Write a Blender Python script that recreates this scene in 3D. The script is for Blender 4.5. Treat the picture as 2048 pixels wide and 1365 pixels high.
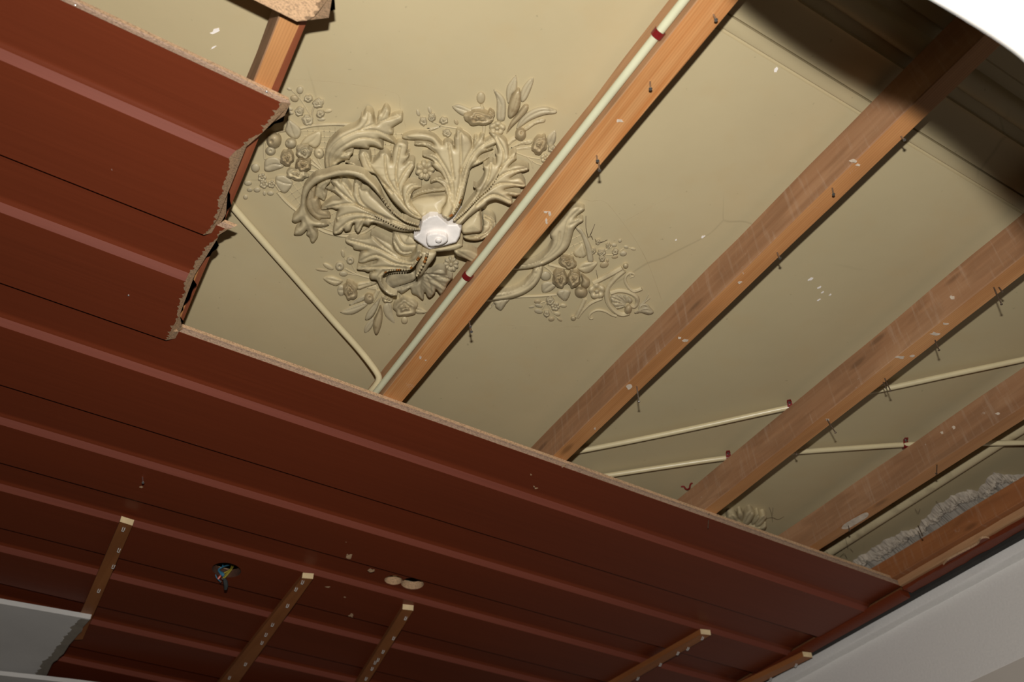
import bpy, bmesh, math, random
import numpy as np
from mathutils import Vector, Matrix

# ------------------------------------------------------------------ scene, camera, light
for o in list(bpy.data.objects): bpy.data.objects.remove(o)
SC = bpy.context.scene
COL = SC.collection
RC = np.array([[0.85876826, 0.34605371, 0.37784112],      # camera axes (right, down, forward) -> room axes
               [-0.51215875, 0.60066674, 0.61391602],
               [-0.01450868, -0.72072622, 0.69306797]])
FPX = 1880.0
CZ = 1.75                                                   # lens height above the floor
cam_d = bpy.data.cameras.new('camera'); cam = bpy.data.objects.new('camera', cam_d); COL.objects.link(cam)
r, d, f = RC[:, 0], RC[:, 1], RC[:, 2]
cam.matrix_world = Matrix(((r[0], -d[0], -f[0], 0), (r[1], -d[1], -f[1], 0), (r[2], -d[2], -f[2], CZ), (0, 0, 0, 1)))
cam_d.sensor_width = 36; cam_d.lens = FPX / 2048 * 36; cam_d.clip_start = 0.02
cam_d.dof.use_dof = True; cam_d.dof.focus_distance = 1.75; cam_d.dof.aperture_fstop = 4.5
SC.camera = cam
SC.view_settings.view_transform = 'Standard'; SC.view_settings.look = 'None'
SC.view_settings.gamma = 1; SC.view_settings.use_curve_mapping = False
SC.view_settings.exposure = 0.0

w = bpy.data.worlds.new('world'); SC.world = w; w.use_nodes = True
w.node_tree.nodes['Background'].inputs[0].default_value = (1, .93, .85, 1)
w.node_tree.nodes['Background'].inputs[1].default_value = 0.006

FLASH_D = 0.165                                             # the camera's own flash, above the lens
ld = bpy.data.lights.new('camera_flash', 'AREA'); ld.shape = 'RECTANGLE'; ld.size = 0.034; ld.size_y = 0.022
ld.energy = 30.0; ld.color = (1, .965, .90)
lo = bpy.data.objects.new('camera_flash', ld); COL.objects.link(lo)
lo.matrix_world = cam.matrix_world @ Matrix.Translation((0, FLASH_D, 0)) @ Matrix.Rotation(math.radians(4), 4, 'X')

# ------------------------------------------------------------------ heights above the lens
HC = 1.35      # plaster ceiling
HT = 1.322     # joist tops
HB = 1.243     # joist undersides
ZH = 1.221     # raised face of a board
ZL = 1.207     # lowered face of a board
XW = 2.10      # right wall
rng = random.Random(7)

def V(px, py, h):
    c = RC @ np.array([(px - 1024) / FPX, (py - 682.5) / FPX, 1.0])
    c = c * (h / c[2]); return (c[0], c[1], CZ + h)
def VN(P, h):                                               # many pixels, many heights
    P = np.asarray(P, float); n = len(P)
    c = np.stack([(P[:, 0] - 1024) / FPX, (P[:, 1] - 682.5) / FPX, np.ones(n)]) 
    c = (RC @ c).T
    c *= (np.broadcast_to(h, (n,)) / c[:, 2])[:, None]; c[:, 2] += CZ
    return c
def pxm(px, py, h=HC):                                      # metres per pixel there
    c = RC @ np.array([(px - 1024) / FPX, (py - 682.5) / FPX, 1.0]); return h / c[2] / FPX

# ------------------------------------------------------------------ materials
def nt(name):
    m = bpy.data.materials.new(name); m.use_nodes = True
    t = m.node_tree; b = t.nodes['Principled BSDF']; return m, t, b
def N(t, typ, **kw):
    n = t.nodes.new(typ)
    for k, v in kw.items():
        if k in n.inputs: n.inputs[k].default_value = v
        else: setattr(n, k, v)
    return n
def pos(t, scale=(1, 1, 1), rot=(0, 0, 0)):
    g = N(t, 'ShaderNodeNewGeometry'); mp = N(t, 'ShaderNodeMapping')
    mp.inputs['Scale'].default_value = scale; mp.inputs['Rotation'].default_value = rot
    t.links.new(g.outputs['Position'], mp.inputs['Vector']); return mp.outputs[0]
def noise(t, vec, scale, detail=4, rough=.55, dist=0):
    n = N(t, 'ShaderNodeTexNoise'); n.inputs['Scale'].default_value = scale; n.inputs['Detail'].default_value = detail
    n.inputs['Roughness'].default_value = rough; n.inputs['Distortion'].default_value = dist
    t.links.new(vec, n.inputs['Vector']); return n.outputs['Fac']
def ramp(t, fac, stops):
    n = N(t, 'ShaderNodeValToRGB'); e = n.color_ramp.elements
    while len(e) < len(stops): e.new(.5)
    for i, (p, c) in enumerate(stops):
        e[i].position = p; e[i].color = (*c, 1) if len(c) == 3 else c
    t.links.new(fac, n.inputs[0]); return n.outputs[0]
def mix(t, fac, a, b, mode='MIX'):
    n = N(t, 'ShaderNodeMix', data_type='RGBA', blend_type=mode)
    for s, v in ((0, fac), (6, a), (7, b)):
        if isinstance(v, (int, float)): n.inputs[s].default_value = v
        elif isinstance(v, tuple): n.inputs[s].default_value = (*v, 1) if len(v) == 3 else v
        else: t.links.new(v, n.inputs[s])
    return n.outputs[2]
def bump(t, b, h, strength, dist=.002):
    n = N(t, 'ShaderNodeBump'); n.inputs['Strength'].default_value = strength; n.inputs['Distance'].default_value = dist
    t.links.new(h, n.inputs['Height']); t.links.new(n.outputs[0], b.inputs['Normal'])
W3 = (1, 1, 1); K3 = (0, 0, 0)
def plain(name, c, rough=.5, metal=0, var=.15, sc=30, spec=None, bmp=0):
    m, t, b = nt(name)
    n = noise(t, pos(t), sc)
    lo_ = tuple(max(0, x * (1 - var)) for x in c); hi = tuple(min(1, x * (1 + var)) for x in c)
    t.links.new(ramp(t, n, [(.3, lo_), (.7, hi)]), b.inputs['Base Color'])
    b.inputs['Roughness'].default_value = rough; b.inputs['Metallic'].default_value = metal
    if spec is not None: b.inputs['Specular IOR Level'].default_value = spec
    if bmp: bump(t, b, n, bmp)
    return m
def plaster(name, c, stain, rough=.5, amt=.5, crack=True, fs=14):
    m, t, b = nt(name)
    p = pos(t)
    big = noise(t, p, 2.2, 5); fine = noise(t, p, fs, 6)
    col = ramp(t, big, [(.3, tuple(x * .93 for x in c)), (.7, tuple(min(1, x * 1.05) for x in c))])
    sm = ramp(t, fine, [(.52, K3), (.75, W3)])
    f_ = N(t, 'ShaderNodeMath', operation='MULTIPLY'); t.links.new(sm, f_.inputs[0]); f_.inputs[1].default_value = amt
    col = mix(t, f_.outputs[0], col, stain)
    # specks of dirt
    sp = ramp(t, noise(t, p, 70, 2), [(.72, K3), (.77, W3)])
    f2 = N(t, 'ShaderNodeMath', operation='MULTIPLY'); t.links.new(sp, f2.inputs[0]); f2.inputs[1].default_value = .4
    col = mix(t, f2.outputs[0], col, tuple(x * .45 for x in c))
    if crack:
        v = N(t, 'ShaderNodeTexVoronoi', feature='DISTANCE_TO_EDGE'); v.inputs['Scale'].default_value = 1.6
        wv = N(t, 'ShaderNodeVectorMath', operation='ADD'); nn = N(t, 'ShaderNodeTexNoise'); nn.inputs['Scale'].default_value = 5
        t.links.new(p, nn.inputs['Vector'])
        sc = N(t, 'ShaderNodeVectorMath', operation='SCALE'); sc.inputs['Scale'].default_value = .10
        t.links.new(nn.outputs['Color'], sc.inputs[0]); t.links.new(p, wv.inputs[0]); t.links.new(sc.outputs[0], wv.inputs[1])
        t.links.new(wv.outputs[0], v.inputs['Vector'])
        ck = ramp(t, v.outputs['Distance'], [(0, W3), (.0014, K3)])
        msk = ramp(t, noise(t, p, 3.1, 2), [(.56, K3), (.66, W3)])
        f3 = N(t, 'ShaderNodeMath', operation='MULTIPLY'); t.links.new(ck, f3.inputs[0]); t.links.new(msk, f3.inputs[1])
        f4 = N(t, 'ShaderNodeMath', operation='MULTIPLY'); t.links.new(f3.outputs[0], f4.inputs[0]); f4.inputs[1].default_value = .28
        col = mix(t, f4.outputs[0], col, tuple(x * .35 for x in c))
    t.links.new(col, b.inputs['Base Color'])
    b.inputs['Roughness'].default_value = rough; b.inputs['Specular IOR Level'].default_value = .35
    bump(t, b, noise(t, p, 9, 4), .25, .004)
    return m
def wood(name, c1, c2, axis='Y', rough=.55, splash=.0, saw=False, knots=True, gs=1.0):
    m, t, b = nt(name)
    s = (70 * gs, 2.2, 70 * gs) if axis == 'Y' else (2.2, 70 * gs, 70 * gs)
    g = noise(t, pos(t, s), 1.0, 5, .6, .8)
    col = ramp(t, g, [(.3, c1), (.7, c2)])
    bigv = noise(t, pos(t, (8, 1.7, 8) if axis == 'Y' else (1.7, 8, 8)), 1.6, 3)
    col = mix(t, .55, col, ramp(t, bigv, [(.35, tuple(x * .72 for x in c1)), (.5, c1), (.68, c2)]))
    if knots:
        wv = N(t, 'ShaderNodeTexWave', bands_direction='X' if axis == 'Y' else 'Y'); wv.inputs['Scale'].default_value = 75
        wv.inputs['Distortion'].default_value = 5; wv.inputs['Detail'].default_value = 2; wv.inputs['Detail Scale'].default_value = .6
        t.links.new(pos(t, (1, .12, 1) if axis == 'Y' else (.12, 1, 1)), wv.inputs['Vector'])
        f_ = N(t, 'ShaderNodeMath', operation='MULTIPLY'); t.links.new(ramp(t, wv.outputs['Fac'], [(.6, K3), (1, W3)]), f_.inputs[0]); f_.inputs[1].default_value = .28
        col = mix(t, f_.outputs[0], col, tuple(x * .6 for x in c1))
        v = N(t, 'ShaderNodeTexVoronoi'); v.inputs['Scale'].default_value = 1
        t.links.new(pos(t, (16, 5, 16) if axis == 'Y' else (5, 16, 16)), v.inputs['Vector'])
        k = ramp(t, v.outputs['Distance'], [(.06, W3), (.14, K3)])
        f_ = N(t, 'ShaderNodeMath', operation='MULTIPLY'); t.links.new(k, f_.inputs[0]); f_.inputs[1].default_value = .6
        col = mix(t, f_.outputs[0], col, tuple(x * .4 for x in c1))
    if saw:
        sw = noise(t, pos(t, (3, 95, 9), (.5, 0, 0)), 1.0, 3, .6, .2)
        f_ = N(t, 'ShaderNodeMath', operation='MULTIPLY'); t.links.new(ramp(t, sw, [(.55, K3), (.72, W3)]), f_.inputs[0]); f_.inputs[1].default_value = .22
        col = mix(t, f_.outputs[0], col, (.55, .42, .31))
    if splash:
        sp = ramp(t, noise(t, pos(t), 17, 7, .75), [(.63, K3), (.69, W3)])
        ms = ramp(t, noise(t, pos(t), 4.3, 1), [(.52, K3), (.62, W3)])
        f_ = N(t, 'ShaderNodeMath', operation='MULTIPLY'); t.links.new(sp, f_.inputs[0]); t.links.new(ms, f_.inputs[1])
        f2 = N(t, 'ShaderNodeMath', operation='MULTIPLY'); t.links.new(f_.outputs[0], f2.inputs[0]); f2.inputs[1].default_value = splash
        col = mix(t, f2.outputs[0], col, (.74, .68, .60))
    t.links.new(col, b.inputs['Base Color']); b.inputs['Roughness'].default_value = rough
    bump(t, b, g, .35, .0015)
    return m
def chip(name, c):
    m, t, b = nt(name)
    v = N(t, 'ShaderNodeTexVoronoi'); v.inputs['Scale'].default_value = 760
    t.links.new(pos(t, (.6, 1, 1)), v.inputs['Vector'])
    sep = N(t, 'ShaderNodeSeparateColor'); t.links.new(v.outputs['Color'], sep.inputs[0])
    col = ramp(t, sep.outputs[0], [(0, tuple(x * .62 for x in c)), (.4, c), (1, tuple(min(1, x * 1.25) for x in c))])
    t.links.new(col, b.inputs['Base Color']); b.inputs['Roughness'].default_value = .9
    bump(t, b, sep.outputs[1], .8, .003)
    return m
def veneer(name, c, spec=.2, rgh=.38):
    m, t, b = nt(name)
    g = noise(t, pos(t, (3, 160, 160)), 1.0, 4, .55)
    big = noise(t, pos(t, (.8, 4, 4)), 1.3, 3)
    col = ramp(t, g, [(.25, tuple(x * .88 for x in c)), (.75, tuple(x * 1.12 for x in c))])
    col = mix(t, .4, col, ramp(t, big, [(.3, tuple(x * .85 for x in c)), (.7, (c[0] * 1.15, c[1] * 1.05, c[2] * .9))]))
    sp = ramp(t, noise(t, pos(t), 55, 3, .7), [(.78, K3), (.80, W3)])
    f_ = N(t, 'ShaderNodeMath', operation='MULTIPLY'); t.links.new(sp, f_.inputs[0]); f_.inputs[1].default_value = .35
    col = mix(t, f_.outputs[0], col, (.5, .4, .35))
    t.links.new(col, b.inputs['Base Color'])
    b.inputs['Roughness'].default_value = rgh; b.inputs['Specular IOR Level'].default_value = spec
    bump(t, b, g, .05, .0005)
    return m

CREAM = (.495, .413, .250)
M = {}
M['plaster'] = plaster('cream_plaster', CREAM, (.50, .375, .20), .48, .28)
M['stucco'] = plaster('stucco_plaster', (.53, .443, .275), (.31, .25, .155), .42, .8, False, 24)
M['stucco_grey'] = plaster('stucco_greyish', (.47, .40, .262), (.27, .228, .155), .4, .75, False, 30)
M['stucco_brown'] = plaster('stucco_browned', (.42, .335, .20), (.21, .135, .06), .36, .85, False, 45)
M['hole_edge'] = plain('painted_shade_cut', (.075, .03, .016), .9, 0, .4, 200)  # shade inside the junction hole, painted into the colour of its cut wall
M['rust'] = plain('rust_stain', (.30, .11, .02), .5, 0, .5, 120)
M['white_plaster'] = plain('white_gypsum', (.86, .81, .77), .9, 0, .05, 60, bmp=.4)
M['crumb'] = plain('dusty_crumb', (.60, .50, .40), .9, 0, .2, 80)
M['joist_side'] = wood('rough_sawn_pine', (.30, .145, .068), (.42, .235, .125), 'Y', .75, .45, True)
M['joist_face'] = wood('planed_pine', (.43, .185, .062), (.58, .29, .115), 'Y', .5, .75)
M['joist_light'] = wood('pale_pine', (.47, .185, .055), (.70, .40, .175), 'Y', .45, .35)
M['joist_light_side'] = wood('pale_sawn_pine', (.42, .22, .105), (.54, .31, .155), 'Y', .7, .2)
M['wane'] = wood('waney_bark_edge', (.20, .045, .018), (.32, .10, .04), 'Y', .6, .3, False, False)
M['plate_wood'] = wood('wall_plate_pine', (.30, .105, .035), (.42, .17, .06), 'Y', .6, .4, True)
M['veneer'] = veneer('red_brown_veneer', (.150, .0315, .0125))
M['bevel'] = veneer('red_brown_bevel', (.185, .052, .034), .11, .55)
M['chip'] = chip('raw_chipboard', (.56, .36, .21))
M['chip_dark'] = chip('grey_chipboard', (.40, .27, .19))
M['conduit'] = plain('cream_conduit', (.64, .55, .34), .3, 0, .06, 20)
M['conduit_green'] = plain('pale_green_conduit', (.60, .60, .42), .35, 0, .05, 20)
M['clip'] = plain('dark_red_paint', (.17, .012, .012), .25, 0, .2, 60)
M['metal'] = plain('nail_steel', (.36, .34, .32), .35, .9, .3, 90)
M['rusty'] = plain('rusty_nail', (.12, .085, .06), .55, .5, .4, 90)
M['batten'] = wood('brown_batten', (.27, .092, .027), (.38, .145, .045), 'Y', .55, 0, False, False)
M['batten_end'] = plain('cut_batten_end', (.80, .62, .36), .8, 0, .1, 60)
M['paper'] = plain('white_board_paper', (.66, .64, .62), .8, 0, .03, 12)
M['core'] = plain('torn_grey_card', (.27, .235, .19), .9, 0, .12, 50, bmp=.5)
M['wall'] = plain('white_wall_paint', (.82, .80, .775), .75, 0, .03, 160, bmp=.35)
M['wall_smooth'] = plain('off_white_board', (.62, .575, .52), .6, 0, .02, 10)
M['wall_dim'] = plain('dull_wallpaper', (.14, .11, .08), .85, 0, .1, 40)
M['grey_mortar'] = plain('grey_mortar', (.33, .295, .25), .9, 0, .12, 25, bmp=.6)
M['gypsum'] = plain('broken_lime_plaster', (.47, .41, .335), .95, 0, .22, 45, bmp=.9)
M['floor'] = wood('floor_boards', (.07, .045, .028), (.11, .07, .04), 'Y', .6, 0, False, False, .2)
M['dark_gap'] = plain('painted_gap_shade', (.03, .027, .024), .9)  # near-black colour standing in for the shade of the gap by the ledge
M['sheet'] = plain('white_sheet', (.42, .41, .39), .7, 0, .02, 8)
M['blue'] = plain('blue_wire', (.05, .20, .32), .4); M['yellow'] = plain('yellow_wire', (.45, .36, .05), .4)
M['red'] = plain('red_wire', (.55, .06, .02), .4); M['black'] = plain('black_plastic', (.03, .035, .035), .5)
M['staple'] = plain('zinc_staple', (.75, .74, .72), .35, .2)
M['steel'] = plain('bright_steel', (.75, .75, .75), .25, .9)

# ------------------------------------------------------------------ object helpers
def mesh_obj(name, verts, faces, mats, midx=None, parent=None, smooth=False, ang=40):
    verts = np.asarray(verts, float)
    if parent is not None: org = np.array(world_loc(parent))
    else: org = (verts.min(0) + verts.max(0)) / 2
    me = bpy.data.meshes.new(name); me.from_pydata([tuple(v) for v in verts - org], [], [tuple(int(i) for i in q) for q in faces])
    for m in (mats if isinstance(mats, (list, tuple)) else [mats]): me.materials.append(M[m] if isinstance(m, str) else m)
    if midx is not None: me.polygons.foreach_set('material_index', [int(i) for i in midx])
    bm = bmesh.new(); bm.from_mesh(me); bmesh.ops.remove_doubles(bm, verts=bm.verts, dist=1e-6)
    bmesh.ops.recalc_face_normals(bm, faces=bm.faces); bm.to_mesh(me); bm.free()
    if smooth:
        me.polygons.foreach_set('use_smooth', [True] * len(me.polygons)); me.set_sharp_from_angle(angle=math.radians(ang))
    o = bpy.data.objects.new(name, me); COL.objects.link(o)
    if parent is not None: o.parent = parent
    else: o.location = org
    return o
def world_loc(o):
    p = Vector(o.location)
    while o.parent: o = o.parent; p += Vector(o.location)
    return p
def tag(o, label, cat, group=None):
    o['label'] = label; o['category'] = cat
    if group: o['group'] = group
    return o
def struct(o): o['kind'] = 'structure'; return o
def thing(name, loc, label, cat, group=None):
    o = bpy.data.objects.new(name, None); o.empty_display_size = .05; COL.objects.link(o); o.location = loc
    return tag(o, label, cat, group)
def box(x0, x1, y0, y1, z0, z1):
    v = [(x, y, z) for z in (z0, z1) for y in (y0, y1) for x in (x0, x1)]
    f_ = [(0, 2, 3, 1), (4, 5, 7, 6), (0, 1, 5, 4), (2, 6, 7, 3), (0, 4, 6, 2), (1, 3, 7, 5)]
    return v, f_
def hexa(b, t):                                              # bottom quad, top quad
    return list(b) + list(t), [(3, 2, 1, 0), (4, 5, 6, 7), (0, 1, 5, 4), (1, 2, 6, 5), (2, 3, 7, 6), (3, 0, 4, 7)]
def tube(pts, rad, seg=10, cap=True):
    pts = [Vector(p) for p in pts]; n = len(pts)
    rad = rad if hasattr(rad, '__len__') else [rad] * n
    vs = []; fs = []; up = None
    for i, p in enumerate(pts):
        tn = (pts[min(i + 1, n - 1)] - pts[max(i - 1, 0)]).normalized()
        if up is None:
            up = Vector((0, 0, 1)) if abs(tn.z) < .9 else Vector((1, 0, 0))
        a = (up - tn * up.dot(tn)).normalized(); b = tn.cross(a); up = a
        for k in range(seg):
            q = 2 * math.pi * k / seg; vs.append(p + (a * math.cos(q) + b * math.sin(q)) * rad[i])
    for i in range(n - 1):
        for k in range(seg):
            k2 = (k + 1) % seg; fs.append((i * seg + k, i * seg + k2, (i + 1) * seg + k2, (i + 1) * seg + k))
    if cap: fs.append(tuple(range(seg))[::-1]); fs.append(tuple((n - 1) * seg + k for k in range(seg)))
    return [tuple(v) for v in vs], fs
def cat_rom(P, n=6, closed=False):
    P = [np.asarray(p, float) for p in P]; m = len(P); out = []
    rngi = range(m) if closed else range(m - 1)
    for i in rngi:
        if closed: a, b, c, e = P[i - 1], P[i], P[(i + 1) % m], P[(i + 2) % m]
        else: a, b, c, e = P[max(i - 1, 0)], P[i], P[i + 1], P[min(i + 2, m - 1)]
        for k in range(n):
            s = k / n
            out.append(.5 * ((2 * b) + (c - a) * s + (2 * a - 5 * b + 4 * c - e) * s * s + (-a + 3 * b - 3 * c + e) * s ** 3))
    if not closed: out.append(P[-1])
    return out
def merge(parts):
    V_, F_, I_ = [], [], []
    for k, (v, f_) in enumerate(parts):
        o = len(V_); V_ += list(v); F_ += [tuple(i + o for i in q) for q in f_]; I_ += [k] * len(f_)
    return V_, F_, I_

# ================================================================== THE ROOM SHELL
X0, X1, Y0, Y1 = -2.3, XW, -0.32, 3.95
zc = CZ + HC
# plaster ceiling with its ragged broken edge along the right wall
rag_px = [(2048, 951), (2012, 951), (1992, 947), (1975, 962), (1958, 984), (1942, 980), (1925, 987), (1905, 993), (1890, 1006), (1872, 1012),
          (1862, 1030), (1846, 1042), (1838, 1056), (1822, 1062), (1806, 1064), (1790, 1074), (1772, 1080), (1756, 1092), (1738, 1104), (1720, 1114), (1703, 1131)]
rag = [V(x, y, HC)[:2] for x, y in rag_px]
rag2 = []
for i in range(len(rag) - 1):
    a, b = rag[i], rag[i + 1]
    for k in range(4):
        s = k / 4; rag2.append((a[0] + (b[0] - a[0]) * s + rng.uniform(-.005, .005), a[1] + (b[1] - a[1]) * s))
rag2.append(rag[-1])
rag_full = [(2.06, .44)] + [(2.065 + rng.uniform(-.01, .01), .5 + .05 * k) for k in range(7) if .5 + .05 * k < rag2[0][1] - .03] + rag2
yy = rag2[-1][1]
while yy < Y1:
    yy += .05; rag_full.append((2.02 + rng.uniform(-.01, .01), min(yy, Y1)))
nr = len(rag_full)
vs = []; fs = []
for i, (x, y) in enumerate(rag_full):
    vs += [(X0, y, zc), (-.6, y, zc), (.6, y, zc), (1.6, y, zc), (x, y, zc)]
    if i:
        a = (i - 1) * 5; b = i * 5
        fs += [(a + k, a + k + 1, b + k + 1, b + k) for k in range(4)]
ceiling = struct(mesh_obj('ceiling', vs, fs, 'plaster'))
# the torn lime plaster and bare mortar where the moulding came off
vs = []; fs = []; mi = []
fine = []
for i in range(len(rag_full) - 1):
    a, b = rag_full[i], rag_full[i + 1]
    for k in range(3): fine.append((a[0] + (b[0] - a[0]) * k / 3, a[1] + (b[1] - a[1]) * k / 3))
fine.append(rag_full[-1]); wid = .02
for i, (x, y) in enumerate(fine):
    wid = min(.040, max(.010, wid + rng.uniform(-.005, .005)))
    row = [(x - .005, y, zc - .0004)]
    for k in range(1, 6):
        u = k / 5; row.append((x + wid * u + rng.uniform(-.002, .002), y + rng.uniform(-.002, .002), zc - .003 - .011 * math.sin(u * 2.4) + rng.uniform(-.0035, .0035)))
    row += [(x + wid + .004, y, zc - .006), (2.085, y, zc - .040), (XW, y, zc - .10)]
    vs += row; m_ = len(row)
    if i:
        for k in range(m_ - 1):
            fs.append(((i - 1) * m_ + k, (i - 1) * m_ + k + 1, i * m_ + k + 1, i * m_ + k)); mi.append(0 if k < 5 else 1)
struct(mesh_obj('trim_1', vs, fs, ['gypsum', 'grey_mortar'], mi))
def extr_x(prof, x0, x1, steps=1):                          # profile of (y, h) swept along X
    vs = []; fs = []; n = len(prof)
    for s in range(steps + 1):
        x = x0 + (x1 - x0) * s / steps
        vs += [(x, y, CZ + h) for y, h in prof]
        if s: fs += [((s - 1) * n + k, (s - 1) * n + k + 1, s * n + k + 1, s * n + k) for k in range(n - 1)]
    return vs, fs
# stepped stucco cornice on the back wall
prof = [(.4405, 1.350), (.4385, 1.3535), (.4355, 1.3535), (.4335, 1.3490), (.430, 1.3475), (.416, 1.3465), (.4125, 1.3465), (.4115, 1.3520), (.4095, 1.3520), (.4085, 1.3445),
        (.390, 1.3435), (.372, 1.3425)]
for k in range(7): prof.append((.372 - .034 * math.sin(k / 6 * math.pi / 2), 1.3425 - .009 * (1 - math.cos(k / 6 * math.pi / 2))))
prof += [(.336, 1.339), (.318, 1.339)]
for k in range(9): q = k / 8 * math.pi; prof.append((.300 + .018 * math.cos(q), 1.3375 - .012 * math.sin(q)))
prof += [(.280, 1.341), (.262, 1.341), (.258, 1.334), (.22, 1.334)]
for k in range(7): q = k / 6 * math.pi; prof.append((.195 + .022 * math.cos(q), 1.333 - .009 * math.sin(q)))
prof += [(.165, 1.338), (.12, 1.336), (.115, 1.329), (.02, 1.327), (-.10, 1.325), (-.17, 1.32), (-.21, 1.28), (-.24, 1.21), (-.29, 1.19), (-.32, 1.13)]
v, f_ = extr_x(prof, X0, X1)
struct(mesh_obj('trim_2', v, f_, 'plaster', smooth=True, ang=35))
# fine fillet outlining a ceiling panel next to the cornice
xq = V(1815, 290, HC)[0]; y2 = V(1940, 185, HC)[1]
v1 = box(xq - .0015, xq + .0015, y2, .436, zc - .0025, zc + .001); v2 = box(xq, X1 - .1, y2 - .0015, y2 + .0015, zc - .0265, zc - .012)
# rounded stucco rail along the right wall
xl, xr_ = 1.412 * 1.332, 1.4375 * 1.332
vs = []; fs = []; n = 13
ys = [.44 + k * .1 for k in range(36)]
for i, y in enumerate(ys):
    for k in range(n):
        q = math.pi * k / (n - 1); vs.append(((xl + xr_) / 2 - (xr_ - xl) / 2 * math.cos(q), y, zc - .002 - .020 * math.sin(q)))
    if i: fs += [((i - 1) * n + k, (i - 1) * n + k + 1, i * n + k + 1, i * n + k) for k in range(n - 1)]
struct(mesh_obj('trim_3', vs, fs, 'stucco', smooth=True))
# walls and floor
v, f_ = box(XW, XW + .12, Y0, Y1, 0, CZ + HC + .02); struct(mesh_obj('wall_right', v, f_, 'wall'))
v, f_ = box(X0 - .12, X0, Y0, Y1, 0, CZ + HC + .02); struct(mesh_obj('wall_left', v, f_, 'wall_dim'))
v, f_ = box(X0 - .12, X1 + .12, Y0 - .12, Y0, 0, CZ + HC + .02); struct(mesh_obj('wall_back', v, f_, 'wall_dim'))
v, f_ = box(X0 - .12, X1 + .12, Y1, Y1 + .12, 0, CZ + HC + .02); struct(mesh_obj('wall_front', v, f_, 'wall_dim'))
v, f_ = box(X0 - .12, X1 + .12, Y0 - .12, Y1 + .12, -.1, 0); struct(mesh_obj('floor', v, f_, 'floor'))
# white plastered ledge that crowns the right wall
pr = [(XW + .01, 1.2095), (2.078, 1.2085), (2.0745, 1.205), (2.075, 1.186), (2.0775, 1.1815), (2.083, 1.180), (2.097, 1.178), (XW + .01, 1.176)]
vs = []; fs = []; n = len(pr); ns = 60
for i in range(ns + 1):
    y = .2 + (Y1 - .2) * i / ns
    for k, (x, h) in enumerate(pr):
        j = rng.uniform(-.0012, .0012) if 0 < k < n - 1 else 0
        vs.append((x + j, y, CZ + h + j))
    if i: fs += [((i - 1) * n + k, (i - 1) * n + k + 1, i * n + k + 1, i * n + k) for k in range(n - 1)]
struct(mesh_obj('trim_4', vs, fs, 'wall', smooth=True, ang=30))
# smooth off-white panelling lower on the right wall
hp = XW / (V(2000, 1339, 1)[0]) 
v, f_ = box(XW - .004, XW, .2, Y1, .1, CZ + hp); struct(mesh_obj('trim_5', v, f_, 'wall_smooth'))

# ================================================================== JOISTS
def joist(name, yr, xl_, xr, label, mats, h0=HB, h1=HT, wane=0, lean=0, jit=.0015, seed=1):
    """xl_, xr: (x at y0, x at y1) of the left and right face"""
    rg = random.Random(seed); n = 44; vs = []; fs = []; mi = []
    root = thing(name, ((xl_[0] + xr[0]) / 2, yr[0], CZ + h0), label, 'joist')
    for i in range(n + 1):
        s = i / n; y = yr[0] + (yr[1] - yr[0]) * s
        a = xl_[0] + (xl_[1] - xl_[0]) * s; b = xr[0] + (xr[1] - xr[0]) * s
        j = lambda k=1: rg.uniform(-jit, jit) * k
        wn = wane * (.8 + .35 * math.sin(y * 7.3 + 1) + rg.uniform(-.1, .1))
        vs += [(a - lean + j(), y, CZ + h1), (a + j(.4), y, CZ + h0 + .0015), (a + .0015 + j(.4), y, CZ + h0)]
        vs += [(b - .001 - wn + j(.4), y, CZ + h0), (b + j(.4), y, CZ + h0 + .0012 + wn * .55), (b + j(), y, CZ + h1)]
        if i:
            o = (i - 1) * 6; q = i * 6
            for k in range(6):
                k2 = (k + 1) % 6; fs.append((o + k, o + k2, q + k2, q + k))
                mi.append({0: 0, 1: 0, 2: 1, 3: 2 if wane else 1, 4: 0, 5: 0}[k])
    fs += [(5, 4, 3, 2, 1, 0), tuple(n * 6 + k for k in range(6))]; mi += [0, 0]
    mesh_obj('beam', vs, fs, mats, mi, root)
    return root
def lin(pa, pb, y):                                          # x at y on the line through two (x, y)
    return pa[0] + (pb[0] - pa[0]) * (y - pa[1]) / (pb[1] - pa[1])
JY = (-.19, 3.85)
def jx(u0, u1, h): a = (u0[0] * h, u0[1] * h); b = (u1[0] * h, u1[1] * h); return (lin(a, b, JY[0]), lin(a, b, JY[1]))
j0R = jx((.077, .525), (.098, 1.095), HB); j0 = joist('timber_joist', JY, (j0R[0] - .037, j0R[1] - .042), j0R,
      'orange pine joist with waney red edge, carrying the broken board ends', ['joist_side', 'joist_face', 'wane'], wane=.011, lean=.009, seed=3)
j1R = jx((.483, .286), (.463, 1.102), HB); j1 = joist('timber_joist', JY, jx((.443, .31), (.428, 1.102), HB), j1R,
      'pale orange pine joist crossing the rose, with conduit clipped to its side', ['joist_light_side', 'joist_light', 'joist_light'], seed=4)
j2R = jx((.784, .287), (.786, 1.106), HB); j2 = joist('timber_joist', JY, jx((.756, .307), (.7565, 1.103), HB), j2R,
      'plaster-splashed pine joist beside the pointed end of the rose', ['joist_side', 'joist_face', 'joist_face'], seed=5)
j3R = jx((1.114, .396), (1.127, 1.107), HB); j3 = joist('timber_joist', JY, jx((1.083, .36), (1.098, 1.106), HB), j3R,
      'saw-marked pine joist with bent nails, passing beside the small leaf ornament', ['joist_side', 'joist_face', 'joist_face'], seed=6)
j4R = jx((1.400, .617), (1.393, 1.097), HB); j4 = joist('timber_joist', JY, jx((1.367, .59), (1.366, 1.10), HB), j4R,
      'reddish pine joist with a white plaster smear, beside the stucco rail', ['joist_side', 'joist_face', 'joist_face'], seed=7)
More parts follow.
